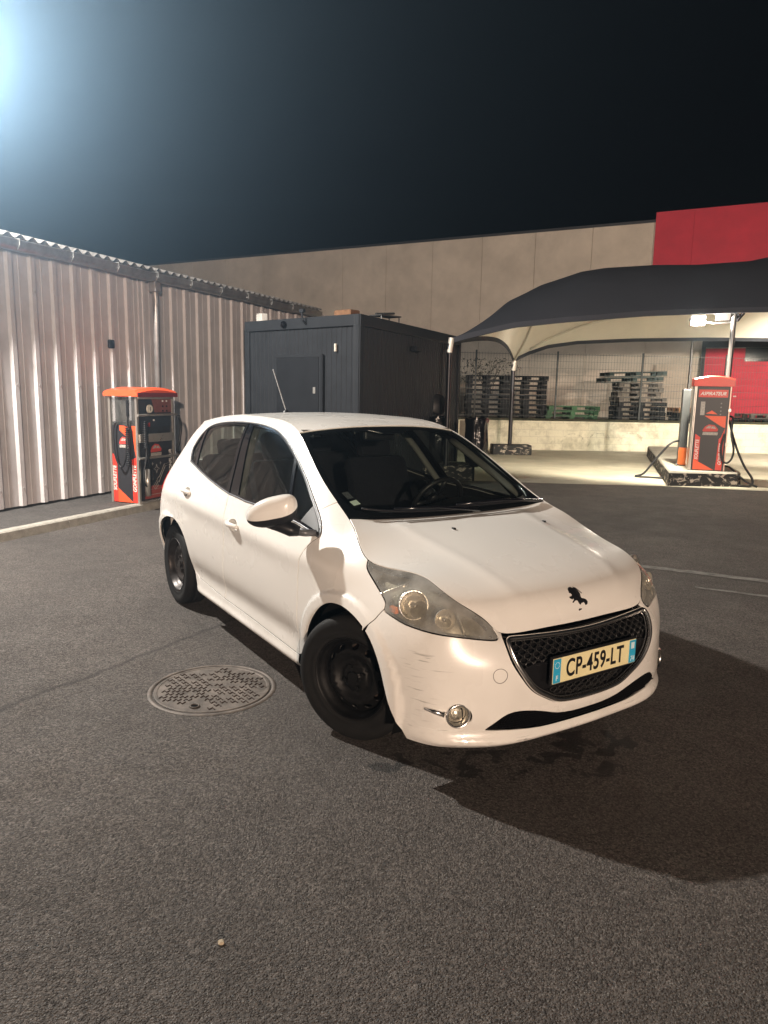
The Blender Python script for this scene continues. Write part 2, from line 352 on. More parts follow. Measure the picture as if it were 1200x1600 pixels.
#SURF-END
# ================================================================= THE CAR
CAR=thing('hatchback_car','white five-door hatchback parked at an angle on the asphalt, black steel wheels','car',(0.5032,3.6443,0),math.radians(-57.10252))
def paint_mat():
    M=mat('white_paint',(.76,.745,.71),.26,0,.5,coat=.6);n=M.node_tree;b=n.nodes['Principled BSDF']
    tc=n.nodes.new('ShaderNodeTexCoord')
    def noise(scale,detail=6,sc=None):
        no=n.nodes.new('ShaderNodeTexNoise');no.inputs['Scale'].default_value=scale;no.inputs['Detail'].default_value=detail
        if sc:
            mp=n.nodes.new('ShaderNodeMapping');mp.inputs['Scale'].default_value=sc;n.links.new(tc.outputs['Object'],mp.inputs[0]);n.links.new(mp.outputs[0],no.inputs['Vector'])
        else: n.links.new(tc.outputs['Object'],no.inputs['Vector'])
        return no
    def mth(op,a,b_=None,c_=None):
        q=n.nodes.new('ShaderNodeMath');q.operation=op
        for k,x in enumerate((a,b_,c_)):
            if x is None: continue
            if isinstance(x,(int,float)): q.inputs[k].default_value=x
            else: n.links.new(x,q.inputs[k])
        return q.outputs[0]
    def blob(c,r):
        vm=n.nodes.new('ShaderNodeVectorMath');vm.operation='SUBTRACT';n.links.new(tc.outputs['Object'],vm.inputs[0]);vm.inputs[1].default_value=c
        v2=n.nodes.new('ShaderNodeVectorMath');v2.operation='DIVIDE';n.links.new(vm.outputs[0],v2.inputs[0]);v2.inputs[1].default_value=r
        v3=n.nodes.new('ShaderNodeVectorMath');v3.operation='LENGTH';n.links.new(v2.outputs[0],v3.inputs[0])
        mr=n.nodes.new('ShaderNodeMapRange');mr.inputs[1].default_value=1;mr.inputs[2].default_value=.35;n.links.new(v3.outputs['Value'],mr.inputs[0]);return mr.outputs[0]
    # long thin scuffs, stretched along the body
    st=noise(1.,7,(9,9,170));th=n.nodes.new('ShaderNodeMapRange');th.inputs[1].default_value=.60;th.inputs[2].default_value=.66;n.links.new(st.outputs['Fac'],th.inputs[0])
    reg=None
    for c_,r in (((.53,-.72,.535),(.17,.13,.065)),((.50,-.74,.40),(.11,.09,.095)),((.47,-.76,.27),(.14,.1,.05)),((.72,-.45,.20),(.2,.33,.03)),((.72,.30,.21),(.2,.2,.022)),((.55,-.72,.35),(.12,.09,.02))):
        b1=blob(c_,r);reg=b1 if reg is None else mth('MAXIMUM',reg,b1)
    sc=mth('MULTIPLY',th.outputs[0],reg);sc=mth('MULTIPLY',sc,.62)
    # general dirt film low on the body
    sx=n.nodes.new('ShaderNodeSeparateXYZ');n.links.new(tc.outputs['Object'],sx.inputs[0])
    low=n.nodes.new('ShaderNodeMapRange');low.inputs[1].default_value=.55;low.inputs[2].default_value=.18;n.links.new(sx.outputs['Z'],low.inputs[0])
    dn=noise(7,8);dm=n.nodes.new('ShaderNodeMapRange');dm.inputs[1].default_value=.42;dm.inputs[2].default_value=.8;n.links.new(dn.outputs['Fac'],dm.inputs[0])
    dirt=mth('MULTIPLY',dm.outputs[0],mth('ADD',mth('MULTIPLY',low.outputs[0],.30),.015))
    m1=n.nodes.new('ShaderNodeMix');m1.data_type='RGBA';n.links.new(dirt,m1.inputs[0]);m1.inputs[6].default_value=(.76,.745,.71,1);m1.inputs[7].default_value=(.30,.26,.22,1)
    m2=n.nodes.new('ShaderNodeMix');m2.data_type='RGBA';n.links.new(sc,m2.inputs[0]);n.links.new(m1.outputs[2],m2.inputs[6]);m2.inputs[7].default_value=(.10,.09,.085,1)
    n.links.new(m2.outputs[2],b.inputs['Base Color'])
    rn=noise(3.5,9);rr=n.nodes.new('ShaderNodeMapRange');rr.inputs[3].default_value=.16;rr.inputs[4].default_value=.42;n.links.new(rn.outputs['Fac'],rr.inputs[0])
    n.links.new(mth('ADD',rr.outputs[0],sc),b.inputs['Roughness'])
    nb=noise(2.2,3);bp=n.nodes.new('ShaderNodeBump');bp.inputs['Distance'].default_value=.0025;bp.inputs['Strength'].default_value=.5;n.links.new(nb.outputs['Fac'],bp.inputs['Height']);n.links.new(bp.outputs[0],b.inputs['Normal']);n.links.new(bp.outputs[0],b.inputs['Coat Normal'])
    return M
PAINT=paint_mat()
BLK=mat('black_plastic',(.012,.012,.014),.42,0,.4,var=.3,vscale=20)
GLOSSBLK=mat('gloss_black',(.006,.006,.008),.12,0,.5,coat=.3)
DARK=mat('dark_void',(.004,.004,.004),.95,0,.1)
TRIM=mat('dark_interior_trim',(.016,.016,.018),.8,0,.2,var=.25,vscale=30)
LINER=mat('headliner_grey',(.12,.12,.11),.95,0,.1,var=.1)
FABRIC=mat('seat_fabric',(.014,.014,.018),.95,0,.1,var=.3,vscale=60,bump=.002,bscale=400)
CHROME=mat('chrome',(.88,.87,.85),.24,1.)
GREYTRIM=mat('grey_window_trim',(.12,.125,.135),.35,.2,.5)
RUBBER=mat('tyre_rubber',(.009,.009,.009),.75,0,.3,var=.35,vscale=25,bump=.001,bscale=300)
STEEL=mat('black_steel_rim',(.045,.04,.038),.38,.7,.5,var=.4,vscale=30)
RIMF=mat('black_steel_rim_front',(.006,.0058,.006),.5,.2,.4,var=.4,vscale=30)  # nearer to black, for the front rims only
GLASS=glassmat('tinted_window_glass',(.66,.73,.70),.0,1.0,.02)
WGLASS=glassmat('windscreen_glass',(.74,.80,.77),.0,1.0,.006)
LENS=glassmat('hazy_headlamp_lens',(.90,.87,.78),.07,1.5,.68)
LAMPSILVER=mat('lamp_reflector',(.80,.78,.74),.28,.85,var=.15,vscale=30)
LAMPGREY=mat('lamp_bezel',(.34,.33,.29),.38,.55,.5,var=.45,vscale=22)
ORANGE=mat('amber_plastic',(.8,.22,.05),.25,0,.5)
REDL=mat('red_lamp_plastic',(.35,.01,.012),.15,0,.5,coat=.5)
JOINTGREY=mat('grey_joint_line',(.10,.095,.09),.6)  # thin grey joint line round the tow-eye cover
def inpoly(x,y,P):
    P=np.asarray(P);ins=np.zeros(len(x),bool);j=len(P)-1
    for i in range(len(P)):
        a=P[i];b=P[j];c_=((a[1]>y)!=(b[1]>y))
        with np.errstate(divide='ignore',invalid='ignore'):
            t=(b[0]-a[0])*(y-a[1])/(b[1]-a[1]+1e-30)+a[0]
        ins^=c_&(x<t);j=i
    return ins
def distpoly(x,y,P):
    P=np.asarray(P);d=np.full(len(x),1e9)
    for i in range(len(P)):
        a=P[i-1];b=P[i];ab=b-a;L=ab@ab+1e-20;t=np.clip(((x-a[0])*ab[0]+(y-a[1])*ab[1])/L,0,1)
        d=np.minimum(d,np.hypot(x-a[0]-t*ab[0],y-a[1]-t*ab[1]))
    return d
def met(fn,u,v):
    e=1e-3;f=lambda a,b:np.maximum(np.linalg.norm(a-b,axis=1)/(2*e),1e-4);return f(fn(u+e,v),fn(u-e,v)),f(fn(u,v+e),fn(u,v-e))
def nrm(fn,u,v,ctr=np.array([-1.2,0,.6])):
    e=1e-3;p=fn(u,v);n=np.cross(fn(u+e,v)-fn(u-e,v),fn(u,v+e)-fn(u,v-e));n/=np.linalg.norm(n,axis=1)[:,None]+1e-12
    c_=ctr[None].repeat(len(p),0);s=np.einsum('ij,ij->i',n,p-c_);n*=np.where(s<0,-1,1)[:,None];return p,n
def densify(fn,L,step):
    L=np.array(L,float);out=[]
    for i in range(len(L)):
        a=L[i];b=L[(i+1)%len(L)];q=fn(np.array([a[0],b[0]]),np.array([a[1],b[1]]));d=np.linalg.norm(q[1]-q[0])
        if not d>=1e-5: continue
        k=max(1,int(math.ceil(d/step)))
        for j in range(k): out.append(a+(b-a)*j/k)
    return np.array(out)
def insetl(fn,L,amt,seam=None):
    if amt==0: return L
    mu,mv=met(fn,L[:,0],L[:,1]);sg=np.sign(sum(L[i-1][0]*L[i][1]-L[i][0]*L[i-1][1] for i in range(len(L))))
    prev=np.roll(L,1,0);nx=np.roll(L,-1,0)
    def un(a,b):
        d=(b-a)*np.stack([mu,mv],1);return d/(np.linalg.norm(d,axis=1)[:,None]+1e-12)
    d1=un(prev,L);d2=un(L,nx);n1=np.stack([-d1[:,1],d1[:,0]],1)*sg;n2=np.stack([-d2[:,1],d2[:,0]],1)*sg
    n=n1+n2;l=np.linalg.norm(n,axis=1)[:,None];n=n/np.maximum(l,.3);k=1/np.maximum(np.einsum('ij,ij->i',n,n1),.5)
    o=L+np.stack([n[:,0]*amt*k/mu,n[:,1]*amt*k/mv],1)
    if seam:
        ax,val=seam;m_=np.abs(L[:,ax]-val)<1e-6;o[m_,ax]=val
    return o
def panel(name,M_,fn,outer,holes=(),step=.03,inset=.002,off=0.,flange=.010,parent=None,seam=None,mirror=None,hinset=None,ctr=np.array([-1.2,0,.6]),label=None,offfn=None):
    O=insetl(fn,densify(fn,outer,step),inset,seam);H=[insetl(fn,densify(fn,h,step),-(inset if hinset is None else hinset)) for h in holes]
    u0,v0=O.min(0);u1,v1=O.max(0)
    mu,mv=met(fn,O[:,0],O[:,1]);Mu,Mv=np.median(mu),np.median(mv)
    # interior grid following the metric
    us=[u0];vm=(v0+v1)/2
    uu=np.linspace(u0,u1,200);cum=np.concatenate([[0],np.cumsum(np.linalg.norm(np.diff(fn(uu,np.full(200,vm)),axis=0),axis=1))]);nu=max(2,int(cum[-1]/step));ug=np.interp(np.linspace(0,cum[-1],nu+1),cum,uu)
    pts=[]
    for k,u in enumerate(ug):
        vv=np.linspace(v0,v1,60);cm=np.concatenate([[0],np.cumsum(np.linalg.norm(np.diff(fn(np.full(60,u),vv),axis=0),axis=1))]);nv=max(2,int(cm[-1]/step))
        vg=np.interp(np.linspace(0,cm[-1],nv+1)+(.5*step if k%2 else 0),cm,vv);pts+= [(u,v) for v in vg]
    G=np.array(pts);sc=np.array([Mu,Mv]);keep=inpoly(G[:,0],G[:,1],O)
    for h in H: keep&=~inpoly(G[:,0],G[:,1],h)
    G=G[keep];d=distpoly(G[:,0]*Mu,G[:,1]*Mv,O*sc)
    for h in H: d=np.minimum(d,distpoly(G[:,0]*Mu,G[:,1]*Mv,h*sc))
    G=G[d>.45*step]
    loops=[O]+H;V2=[];E=[]
    for L in loops:
        b=len(V2);V2+= [tuple(p*sc) for p in L];E+=[(b+i,b+(i+1)%len(L)) for i in range(len(L))]
    V2+=[tuple(p*sc) for p in G]
    r=delaunay_2d_cdt([Vector(v) for v in V2],E,[],0,1e-7)
    VV=np.array([(v.x,v.y) for v in r[0]])/sc;T=np.array([tuple(f) for f in r[2] if len(f)==3])
    ce=VV[T].mean(1);k=inpoly(ce[:,0],ce[:,1],O)
    for h in H: k&=~inpoly(ce[:,0],ce[:,1],h)
    T=T[k]
    P,N=nrm(fn,VV[:,0],VV[:,1],ctr)
    o_=off if offfn is None else (off+offfn(VV[:,0],VV[:,1]))[:,None]
    if offfn is not None:
        P=P+N*o_
        def fn2(u,v):
            p,n_=nrm(fn,u,v,ctr);return p+n_*(off+offfn(u,v))[:,None]
        _,N=nrm(fn2,VV[:,0],VV[:,1],ctr)
    else: P=P+N*o_
    a=P[T[:,0]];fnm=np.cross(P[T[:,1]]-a,P[T[:,2]]-a);fl=np.einsum('ij,ij->i',fnm,N[T[:,0]])<0;T[fl]=T[fl][:,::-1]
    V=list(P);NN=list(N);F=[tuple(t) for t in T]
    if flange>0:
        used={}
        for f in F:
            for i in range(3):
                e=(f[i],f[(i+1)%3])
                if (e[1],e[0]) in used: used.pop((e[1],e[0]))
                else: used[e]=1
        for (i,j) in used:
            if seam and abs(VV[i][seam[0]]-seam[1])<1e-6 and abs(VV[j][seam[0]]-seam[1])<1e-6: continue
            b=len(V);q=[P[j],P[i],P[i]-N[i]*flange,P[j]-N[j]*flange];fnn=np.cross(q[1]-q[0],q[2]-q[0]);fnn/=np.linalg.norm(fnn)+1e-12
            # slight roll at the lip
            V+=q;NN+=[(fnn*.6+N[j]*.6),(fnn*.6+N[i]*.6),fnn,fnn];F.append((b,b+1,b+2,b+3))
    V=np.array(V);NN=np.array(NN);NN/=np.linalg.norm(NN,axis=1)[:,None]+1e-12
    parent=parent or CAR
    if mirror=='join':
        b=len(V);V2_=V.copy();V2_[:,1]*=-1;N2=NN.copy();N2[:,1]*=-1
        F=F+[tuple(b+k for k in f[::-1]) for f in F];V=np.vstack([V,V2_]);NN=np.vstack([NN,N2])
    o=rawobj(name,V,F,M_,parent,normals=NN)
    if label: o['label']=label
    if mirror=='copy':
        V2_=V.copy();V2_[:,1]*=-1;N2=NN.copy();N2[:,1]*=-1
        o2=rawobj(name,V2_,[f[::-1] for f in F],M_,parent,normals=N2)
        return o,o2
    return o
# ---- feature lines in (s,t) of the body net
ARCHF=[(9.62,-.0),(9.519,.87),(9.117,2.148),(8.966,3.066),(8.755,3.738),(8.47,4.331),(8.188,4.775),(7.844,5.174),(7.481,5.444),(7.153,5.528),(6.809,5.385),(6.485,5.036),(6.216,4.543),(5.989,3.844),(5.837,2.906),(5.611,2.021),(5.422,1.533),(5.263,.993),(5.05,0.)]
ARCHR=[(14.0,0.),(14.08,1.0),(14.18,1.9),(14.253,2.789),(14.391,3.55),(14.691,4.15),(15.1,4.42),(15.45,4.36),(15.871,3.98),(16.22,3.4),(16.42,2.6),(16.5,1.6),(16.5,0.)]
AF=sm(ARCHF[1:-1],3);AF=[ARCHF[0]]+AF+[ARCHF[-1]];AR=[ARCHR[0]]+sm(ARCHR[1:-1],3)+[ARCHR[-1]]
DLOt=sm([(14.93,6.86),(15.17,7.15),(15.25,7.50),(15.197,7.901),(15.05,8.20),(14.731,8.361),(14.067,8.471),(13.425,8.542),(12.882,8.577),(12.438,8.57),(12.038,8.554),(11.612,8.52),(11.103,8.50),(10.636,8.48),(10.327,8.45),(10.087,8.372),(9.795,8.24),(9.469,8.05),(9.212,7.83),(9.08,7.60),(9.064,7.443)],2)
DLOb=[(9.064,7.443),(9.389,7.33),(9.733,7.165),(10.197,6.93),(10.954,6.68),(11.97,6.49),(12.605,6.478),(13.438,6.60),(14.294,6.74),(14.93,6.86)]
DLO=DLOt+DLOb[1:-1]
GF=sm([(12.605,6.478),(12.54,6.019),(12.509,5.546),(12.56,4.476),(12.64,3.233),(12.74,1.95),(12.803,1.482)],2)
GR=sm([(14.93,6.86),(15.13,6.45),(15.2,6.071),(15.02,5.70),(14.85,5.204),(14.717,4.602),(14.50,3.95),(14.335,3.285),(14.25,2.594),(14.195,2.04)],2)
GB=[(14.195,2.04),(13.974,1.694),(13.376,1.591),(12.803,1.482),(11.497,1.424),(10.329,1.332),(9.60,1.255)]
GD=[(9.064,7.443),(9.15,7.15),(9.25,6.7),(9.36,6.0),(9.43,5.0),(9.47,4.0),(9.55,2.6),(9.60,1.255)]
GBUMP=[(6.139,6.531),(6.40,5.458),(6.60,4.90)]
HLL=sm([(7.096,9.0),(7.028,8.626),(6.93,8.35),(6.75,7.98),(6.508,7.516),(6.28,7.13),(6.15,6.85),(6.139,6.531),(6.076,6.4),(5.781,6.327),(5.364,6.308),(4.701,6.496),(4.101,6.789),(3.422,7.241),(2.75,7.667),(2.44,7.90),(2.34,8.3),(2.42,8.75),(2.62,9.0)],2)
HLtop=[(3.3,9.),(4.0,9.),(4.7,9.),(5.3,9.),(5.9,9.),(6.3,9.),(6.7,9.)]
def cut(L,a,b): # part of polyline L between the points nearest a and b
    A=np.array(L);i=((A-a)**2).sum(1).argmin();j=((A-b)**2).sum(1).argmin()
    return [tuple(p) for p in (A[i:j+1] if i<=j else A[j:i+1][::-1])]
GRH=sm([(0,2.78),(.45,2.79),(.9,2.93),(1.25,3.4),(1.55,3.92),(1.80,4.7),(1.98,5.6),(2.10,7.0),(2.16,8.2),(2.13,9.0)],3)
CHR=sm([(0,2.93),(.45,2.95),(.87,3.08),(1.2,3.5),(1.49,3.98),(1.71,4.65),(1.89,5.6),(2.0,6.9),(2.03,7.75),(1.98,8.15),(1.80,8.26),(1.4,8.22),(.9,8.08),(.45,8.0),(0,7.97)],3)
LOW=sm([(0,1.97),(.45,1.98),(.85,2.15),(1.15,2.45),(1.45,2.70),(1.78,2.84),(2.05,2.75),(2.28,2.38),(2.47,1.95),(2.50,1.82),(2.42,1.78),(2.1,1.74),(1.7,1.66),(1.2,1.53),(.6,1.5),(0,1.5)],2)
# front bumper (half, mirrored)
fb=[(0,0.),(5.05,0.)]
a5=AF[::-1];fb=[(0,0.)]+cut(a5,(5.05,0),(6.60,4.90))+GBUMP[::-1][1:]+cut(HLL,(6.139,6.531),(2.62,9.0))[1:]+[(2.35,9.0)]+GRH[::-1]
fbh=[LOW]
def sfn(u,v): return S(u,v)
# the lower intake touches the centre line, so split the bumper half in an upper and a lower strip through it
lowtop=[p for p in LOW[:cut(LOW,(0,1.97),(2.50,1.82)).__len__()]]
lowbot=LOW[len(lowtop)-1:]
up=[(0,1.97)]+lowtop[1:]+[(3.0,1.7),(5.45,1.6)]
fb_up=lowtop+[(5.41,1.5)]+cut(a5,(5.422,1.533),(6.60,4.90))[1:]+GBUMP[::-1][1:]+cut(HLL,(6.139,6.531),(2.62,9.0))[1:]+[(2.35,9.0)]+GRH[::-1]
fb_lo=[(0,0.)]+cut(a5,(5.05,0),(5.41,1.5))+[p for p in lowbot]
fogc=(3.19,2.65)
foghole=[(fogc[0]+.345*math.cos(q),fogc[1]+.60*math.sin(q)) for q in np.linspace(0,2*math.pi,25)[:-1]]
o1=panel('front_bumper',PAINT,sfn,fb_up,[foghole],step=.018,inset=.0022,seam=(0,0.),mirror='join',flange=.012)
o2=panel('front_bumper_chin',PAINT,sfn,fb_lo,[],step=.018,inset=.0,seam=(0,0.),mirror='join',flange=.012)
# fender
fen=[(6.60,4.90)]+GBUMP[::-1][1:]+cut(HLL,(6.139,6.531),(7.096,9.0))[1:]+[(7.6,9.),(8.2,9.),(8.85,9.),(9.1,9.),(9.40,9.),(9.569,8.11)]+cut(DLOt,(9.469,8.05),(9.064,7.443))[1:]+GD[1:]+cut(AF,(9.60,1.255),(6.60,4.90))[1:-1]
panel('front_fender',PAINT,sfn,fen,step=.015,inset=.0034,mirror='copy',flange=.0035)
# doors
def bowl(name,c,ru,rv,depth,mt):
    out=[(c[0]+ru*math.cos(q),c[1]+rv*math.sin(q)) for q in np.linspace(0,2*math.pi,29)[:-1]]
    f=lambda u,v:-depth*np.clip(1-((u-c[0])/ru)**2-((v-c[1])/rv)**2,0,1)**.6
    return out,f
fd=DLOb[:7]+GF[1:]+cut(GB,(12.803,1.482),(9.60,1.255))[1:]+GD[::-1][1:-1]
rd=DLOb[6:]+GR[1:]+cut(GB,(14.195,2.04),(12.803,1.482))[1:]+GF[::-1][1:-1]
for nm,poly,c in (('front_door',fd,(12.13,5.60)),('rear_door',rd,(14.32,5.93))):
    mm=met(S,np.array([c[0]]),np.array([c[1]]));ru=.072/mm[0][0];rv=.036/mm[1][0]
    bo,bf=bowl(nm,c,ru,rv,.022,PAINT)
    d1=panel(nm,PAINT,sfn,poly,[bo],step=.022,inset=.0034,hinset=-.0,mirror='copy',flange=.0035)
    b1=panel('handle_recess',PAINT,sfn,bo,[],step=.012,inset=0,offfn=bf,flange=0,mirror='copy',parent=CAR)
    for k in (0,1): b1[k].parent=d1[k]
    # handle bar
    P,N=nrm(S,np.array([c[0]-ru*1.15,c[0]-ru*.6,c[0],c[0]+ru*.6,c[0]+ru*1.15]),np.array([c[1]+rv*.05]*5+[]))
    H=[Vector(P[i]+N[i]*h) for i,h in enumerate((.004,.020,.026,.020,.004))]
    pts=[tuple(p) for p in sm([tuple(h) for h in H],5)]
    n_=len(pts);rad=[.0125+.004*math.sin(math.pi*i/(n_-1)) for i in range(n_)]
    for k in (0,1):
        mb=MB();mb.tube([(p[0],p[1]*(1 if k==0 else -1),p[2]+.002) for p in pts],rad,12,flat=1.0)
        mb.build('door_handle',PAINT,d1[k],smooth=True)
# body side: sills, quarter panel, roof rail, pillars
TG=[(17.0,9.),(17.25,7.6),(17.5,6.2),(17.75,5.0),(17.8,4.55)]
BG=[(17.8,4.55),(17.2,4.35),(16.6,4.1),(16.10,3.62)]
bs=[(9.62,0.),(9.60,1.255)]+GB[::-1][1:]+GR[::-1][1:]+DLOt[1:-6]+cut(DLOt,DLOt[-6],(9.469,8.05))+[(9.569,8.11),(9.40,9.)]+[(9.9,9.),(10.5,9.),(11.2,9.),(12,9.),(13,9.),(14,9.),(15,9.),(16,9.)]+TG+BG[1:]+cut(AR,(16.10,3.62),(14.0,0.))[1:]+[]
bs=[bs[0]]+[p for i,p in enumerate(bs) if i>0 and (abs(p[0]-bs[i-1][0])+abs(p[1]-bs[i-1][1])>1e-4)]
panel('body_side',PAINT,sfn,bs,step=.022,inset=.0020,mirror='copy',flange=.0035)
rb=[(20,0.)]+[(16.5,0.)]+cut(AR,(16.5,0.),(16.10,3.62))[1:]+BG[::-1][1:]+[(20,4.2)]
panel('rear_bumper',PAINT,sfn,rb[::-1],step=.05,inset=.0016,seam=(0,20.),mirror='join')
tg=[(20,4.2),(17.8,4.55)]+TG[::-1][1:]+[(18,9.),(19,9.),(20,9.)]
rw=[(20,6.6),(19,6.6),(18.1,6.7),(17.85,7.2),(17.7,8.3),(18.4,8.55),(20,8.6)]
tg_lo=[(20,4.2),(17.8,4.55),(17.75,5.0),(17.5,6.2),(17.42,6.6),(18.1,6.7),(19,6.6),(20,6.6)]
tg_up=[(20,8.6),(18.4,8.55),(17.7,8.3),(17.85,7.2),(18.1,6.7),(17.42,6.6)]+[(17.25,7.6),(17.0,9.),(18,9.),(19,9.),(20,9.)]
tgo=panel('tailgate',PAINT,sfn,tg_lo,step=.05,inset=0,seam=(0,20.),mirror='join')
tg2=panel('tailgate_frame',PAINT,sfn,tg_up,step=.05,inset=0,seam=(0,20.),mirror='join');tg2.parent=tgo
panel('rear_window',GLASS,sfn,rw,step=.06,inset=0,off=-.003,flange=0,seam=(0,20.),mirror='join')
panel('tail_light',REDL,sfn,[(16.75,5.3),(16.9,6.15),(17.4,6.45),(18.2,6.2),(18.35,5.5),(17.6,5.15)],step=.03,inset=0,off=.010,flange=.016,mirror='copy')
panel('roof',PAINT,lambda p,q:roof(p,q),[(0,0),(1,0),(1,-1),(0,-1)],step=.045,inset=.0,seam=(1,0.),mirror='join',flange=.012)
bon=panel('bonnet',PAINT,lambda p,q:bonnet(p,q),[(0,0),(1,0),(1,-.5),(1,-1),(0,-1)],step=.022,inset=.0032,seam=(1,0.),mirror='join',flange=.005)
for p_,q_ in ((.81,-.25),(.80,.60)): # washer nozzles
    P,N=nrm(bonnet,np.array([p_]),np.array([q_]));mb=MB();mb.box(Vector(P[0]+N[0]*.003),(.022,.014,.010),bev=.003);mb.build('washer_nozzle',BLK,bon)
# ---- windscreen
panel('windscreen',WGLASS,lambda p,q:screen(p,q),[(0.0,0),(1,0),(1,-1),(0.0,-1)],step=.05,inset=.003,off=-.003,seam=(1,0.),mirror='join',flange=0)
fr=[(.0,0),(.062,0),(.062,-.45),(.085,-.80),(.13,-.90),(.25,-.945),(.55,-.95),(.90,-.945),(.945,-.90),(.955,-.6),(.945,-.25),(.90,-.12),(.90,0),(1.0,0),(1,-.5),(1,-1),(.6,-1),(.3,-1),(0,-1)]
panel('windscreen_border',GLOSSBLK,lambda p,q:screen(p,q),fr,step=.03,inset=.002,off=-.0055,seam=(1,0.),mirror='join',flange=.004)
def scr(p,q,h=0.): P,N=nrm(screen,np.array([float(p)]),np.array([float(q)]));return Vector(P[0]+N[0]*h)
# cowl under the wipers
mb=MB();V=[];F=[];n_=24
for i in range(n_+1):
    q=-1+2*i/n_;a_=Vector(screen(np.array([.03]),np.array([q*.98]))[0]);b_=Vector(bonnet(np.array([1.]),np.array([q]))[0])
    V+=[a_+Vector((0,0,-.004)),b_+Vector((-.01,0,-.016)),b_+Vector((.06,0,-.05))]
for i in range(n_):
    k=3*i;F+=[(k,k+1,k+4,k+3),(k+1,k+2,k+5,k+4)]
mb.add(V,F);mb.build('cowl_panel',BLK,CAR,smooth=True)
for (pts,) in (([(.025,.96),(.05,.5),(.055,.0),(.06,-.22)],),([(.02,.22),(.035,-.2),(.055,-.6),(.10,-.86)],)):
    pp=sm(pts,5);w_=MB();w_.tube([scr(p,q,.012) for p,q in pp],.006,6);o=w_.build('wiper',BLK,CAR,smooth=True)
    w_=MB();base=scr(pp[0][0]-.02,pp[0][1],.01);mid=scr(pp[10][0]+.004,pp[10][1],.026);w_.tube([base,(base+mid)/2+Vector((.0,0,.012)),mid],[.011,.008,.006],8);w_.build('wiper_arm',GLOSSBLK,o,smooth=True)
# parking sticker and inspection label inside the lower right corner
P=MB();fs=lambda u,v,h:tuple(scr(u,v,h));P.prism([(.165,-.885),(.21,-.90),(.225,-.835),(.18,-.82)],-.004,-.0045,fs)
P.build('windscreen_sticker',mat('sticker_paper',(.55,.62,.52),.7),CAR)
P=MB();P.prism([(.235,-.90),(.30,-.915),(.31,-.86),(.245,-.845)],-.004,-.0045,fs);P.build('windscreen_sticker',mat('sticker_dark',(.07,.07,.07),.6,var=.8,vscale=120),CAR,)
# ---- side glazing
def clip(P,a,b,side): # Sutherland-Hodgman in (s,t)
    out=[];n=len(P);a=np.array(a);b=np.array(b);d=b-a
    f=lambda p:side*(d[0]*(p[1]-a[1])-d[1]*(p[0]-a[0]))
    for i in range(n):
        p=np.array(P[i]);q=np.array(P[(i+1)%n]);fp,fq=f(p),f(q)
        if fp>=0: out.append(tuple(p))
        if (fp>=0)!=(fq>=0): t=fp/(fp-fq);out.append(tuple(p+(q-p)*t))
    return out
DIN=[tuple(p) for p in insetl(sfn,densify(sfn,DLO,.03),.016)]
LQ=[(14.354,6.5),(15.2,8.4)];LBl=[(12.70,6.3),(13.24,8.7)];LBr=[(12.22,6.3),(12.99,8.7)];LF=[(10.05,6.8),(11.15,8.7)];LS=[(9.80,6.9),(9.70,8.6)]
def sh(L,dx): return [(p[0]+dx,p[1]) for p in L]
def between(Lhi,Llo): # region with s below Lhi and above Llo
    P=DIN
    if Lhi: P=clip(P,Lhi[0],Lhi[1],1)
    if Llo: P=clip(P,Llo[0],Llo[1],-1)
    return P
panes=[between(None,sh(LQ,.10)),between(sh(LQ,-.02),LBl),between(LBr,sh(LF,.07)),between(sh(LF,-.07),LS)]
WF=panel('window_frame',GLOSSBLK,sfn,DLO,panes,step=.03,inset=.003,hinset=0.,off=.0005,flange=.010,mirror='copy')
for k,P_ in enumerate(panes):
    a_=panel('window_pane',GLASS,sfn,P_,[],step=.06,inset=-.003,off=-.006,flange=0,mirror='copy')
def bodytube(name,pts,r,mt,off=.0,closed=False,n=6,parent=None,both=True,flat=1.):
    A=densify(sfn,pts,.03) if closed else densify(sfn,pts,.03)
    if not closed:
        A=np.vstack([densify(sfn,pts,.03),[pts[-1]]]);k=((A-np.array(pts[-1]))**2).sum(1).argmin();A=A[:k+1]
    P,N=nrm(S,A[:,0],A[:,1]);P=P+N*off
    for sg in ((1,-1) if both else (1,)):
        mb=MB();mb.tube([(p[0],p[1]*sg,p[2]) for p in P],r,n,closed=closed,flat=flat);mb.build(name,mt,parent or CAR,smooth=True)
bodytube('window_surround',DLO,.0055,GREYTRIM,.001,closed=True)
sail=clip(DIN,LS[0],LS[1],1)
panel('mirror_sail',mat('sail_plastic',(.045,.048,.052),.55,0,.3),sfn,sail,step=.02,inset=.0,off=.004,flange=.006,mirror='copy')
bodytube('b_pillar_gap',[(12.60,6.5),(13.12,8.57)],.0025,DARK,.003)
# ---- black inner shell with the same openings (cabin trim, seals the shut lines)
hls=[(7.09,8.98)]+HLL[1:-1]+[(2.62,8.98)]+HLtop
hls=[(p[0],min(p[1],8.985)) for p in hls]
shell=[(8.9,8.93),(8.9,4.),(9.55,1.2),(9.62,.0)]+[(14.0,0.)]+AR[1:-1]+[(16.5,0.),(20,0.),(20,9.),(16,8.95),(13,8.95),(11,8.93)]
rwh=[(20,6.6),(18.1,6.7),(17.7,8.3),(18.4,8.55),(20,8.6)]
shell=[(8.95,8.93),(8.95,4.),(9.55,1.2),(9.62,.0),(14.0,0.)]+AR[1:-1]+[(16.5,0.),(17.6,0.),(17.55,5.5),(17.0,8.95),(16,8.95),(13,8.95),(11,8.93)]
panel('cabin_side_trim',TRIM,sfn,shell,[DIN],step=.06,inset=0.003,hinset=.004,off=-.03,flange=.0,mirror='copy')
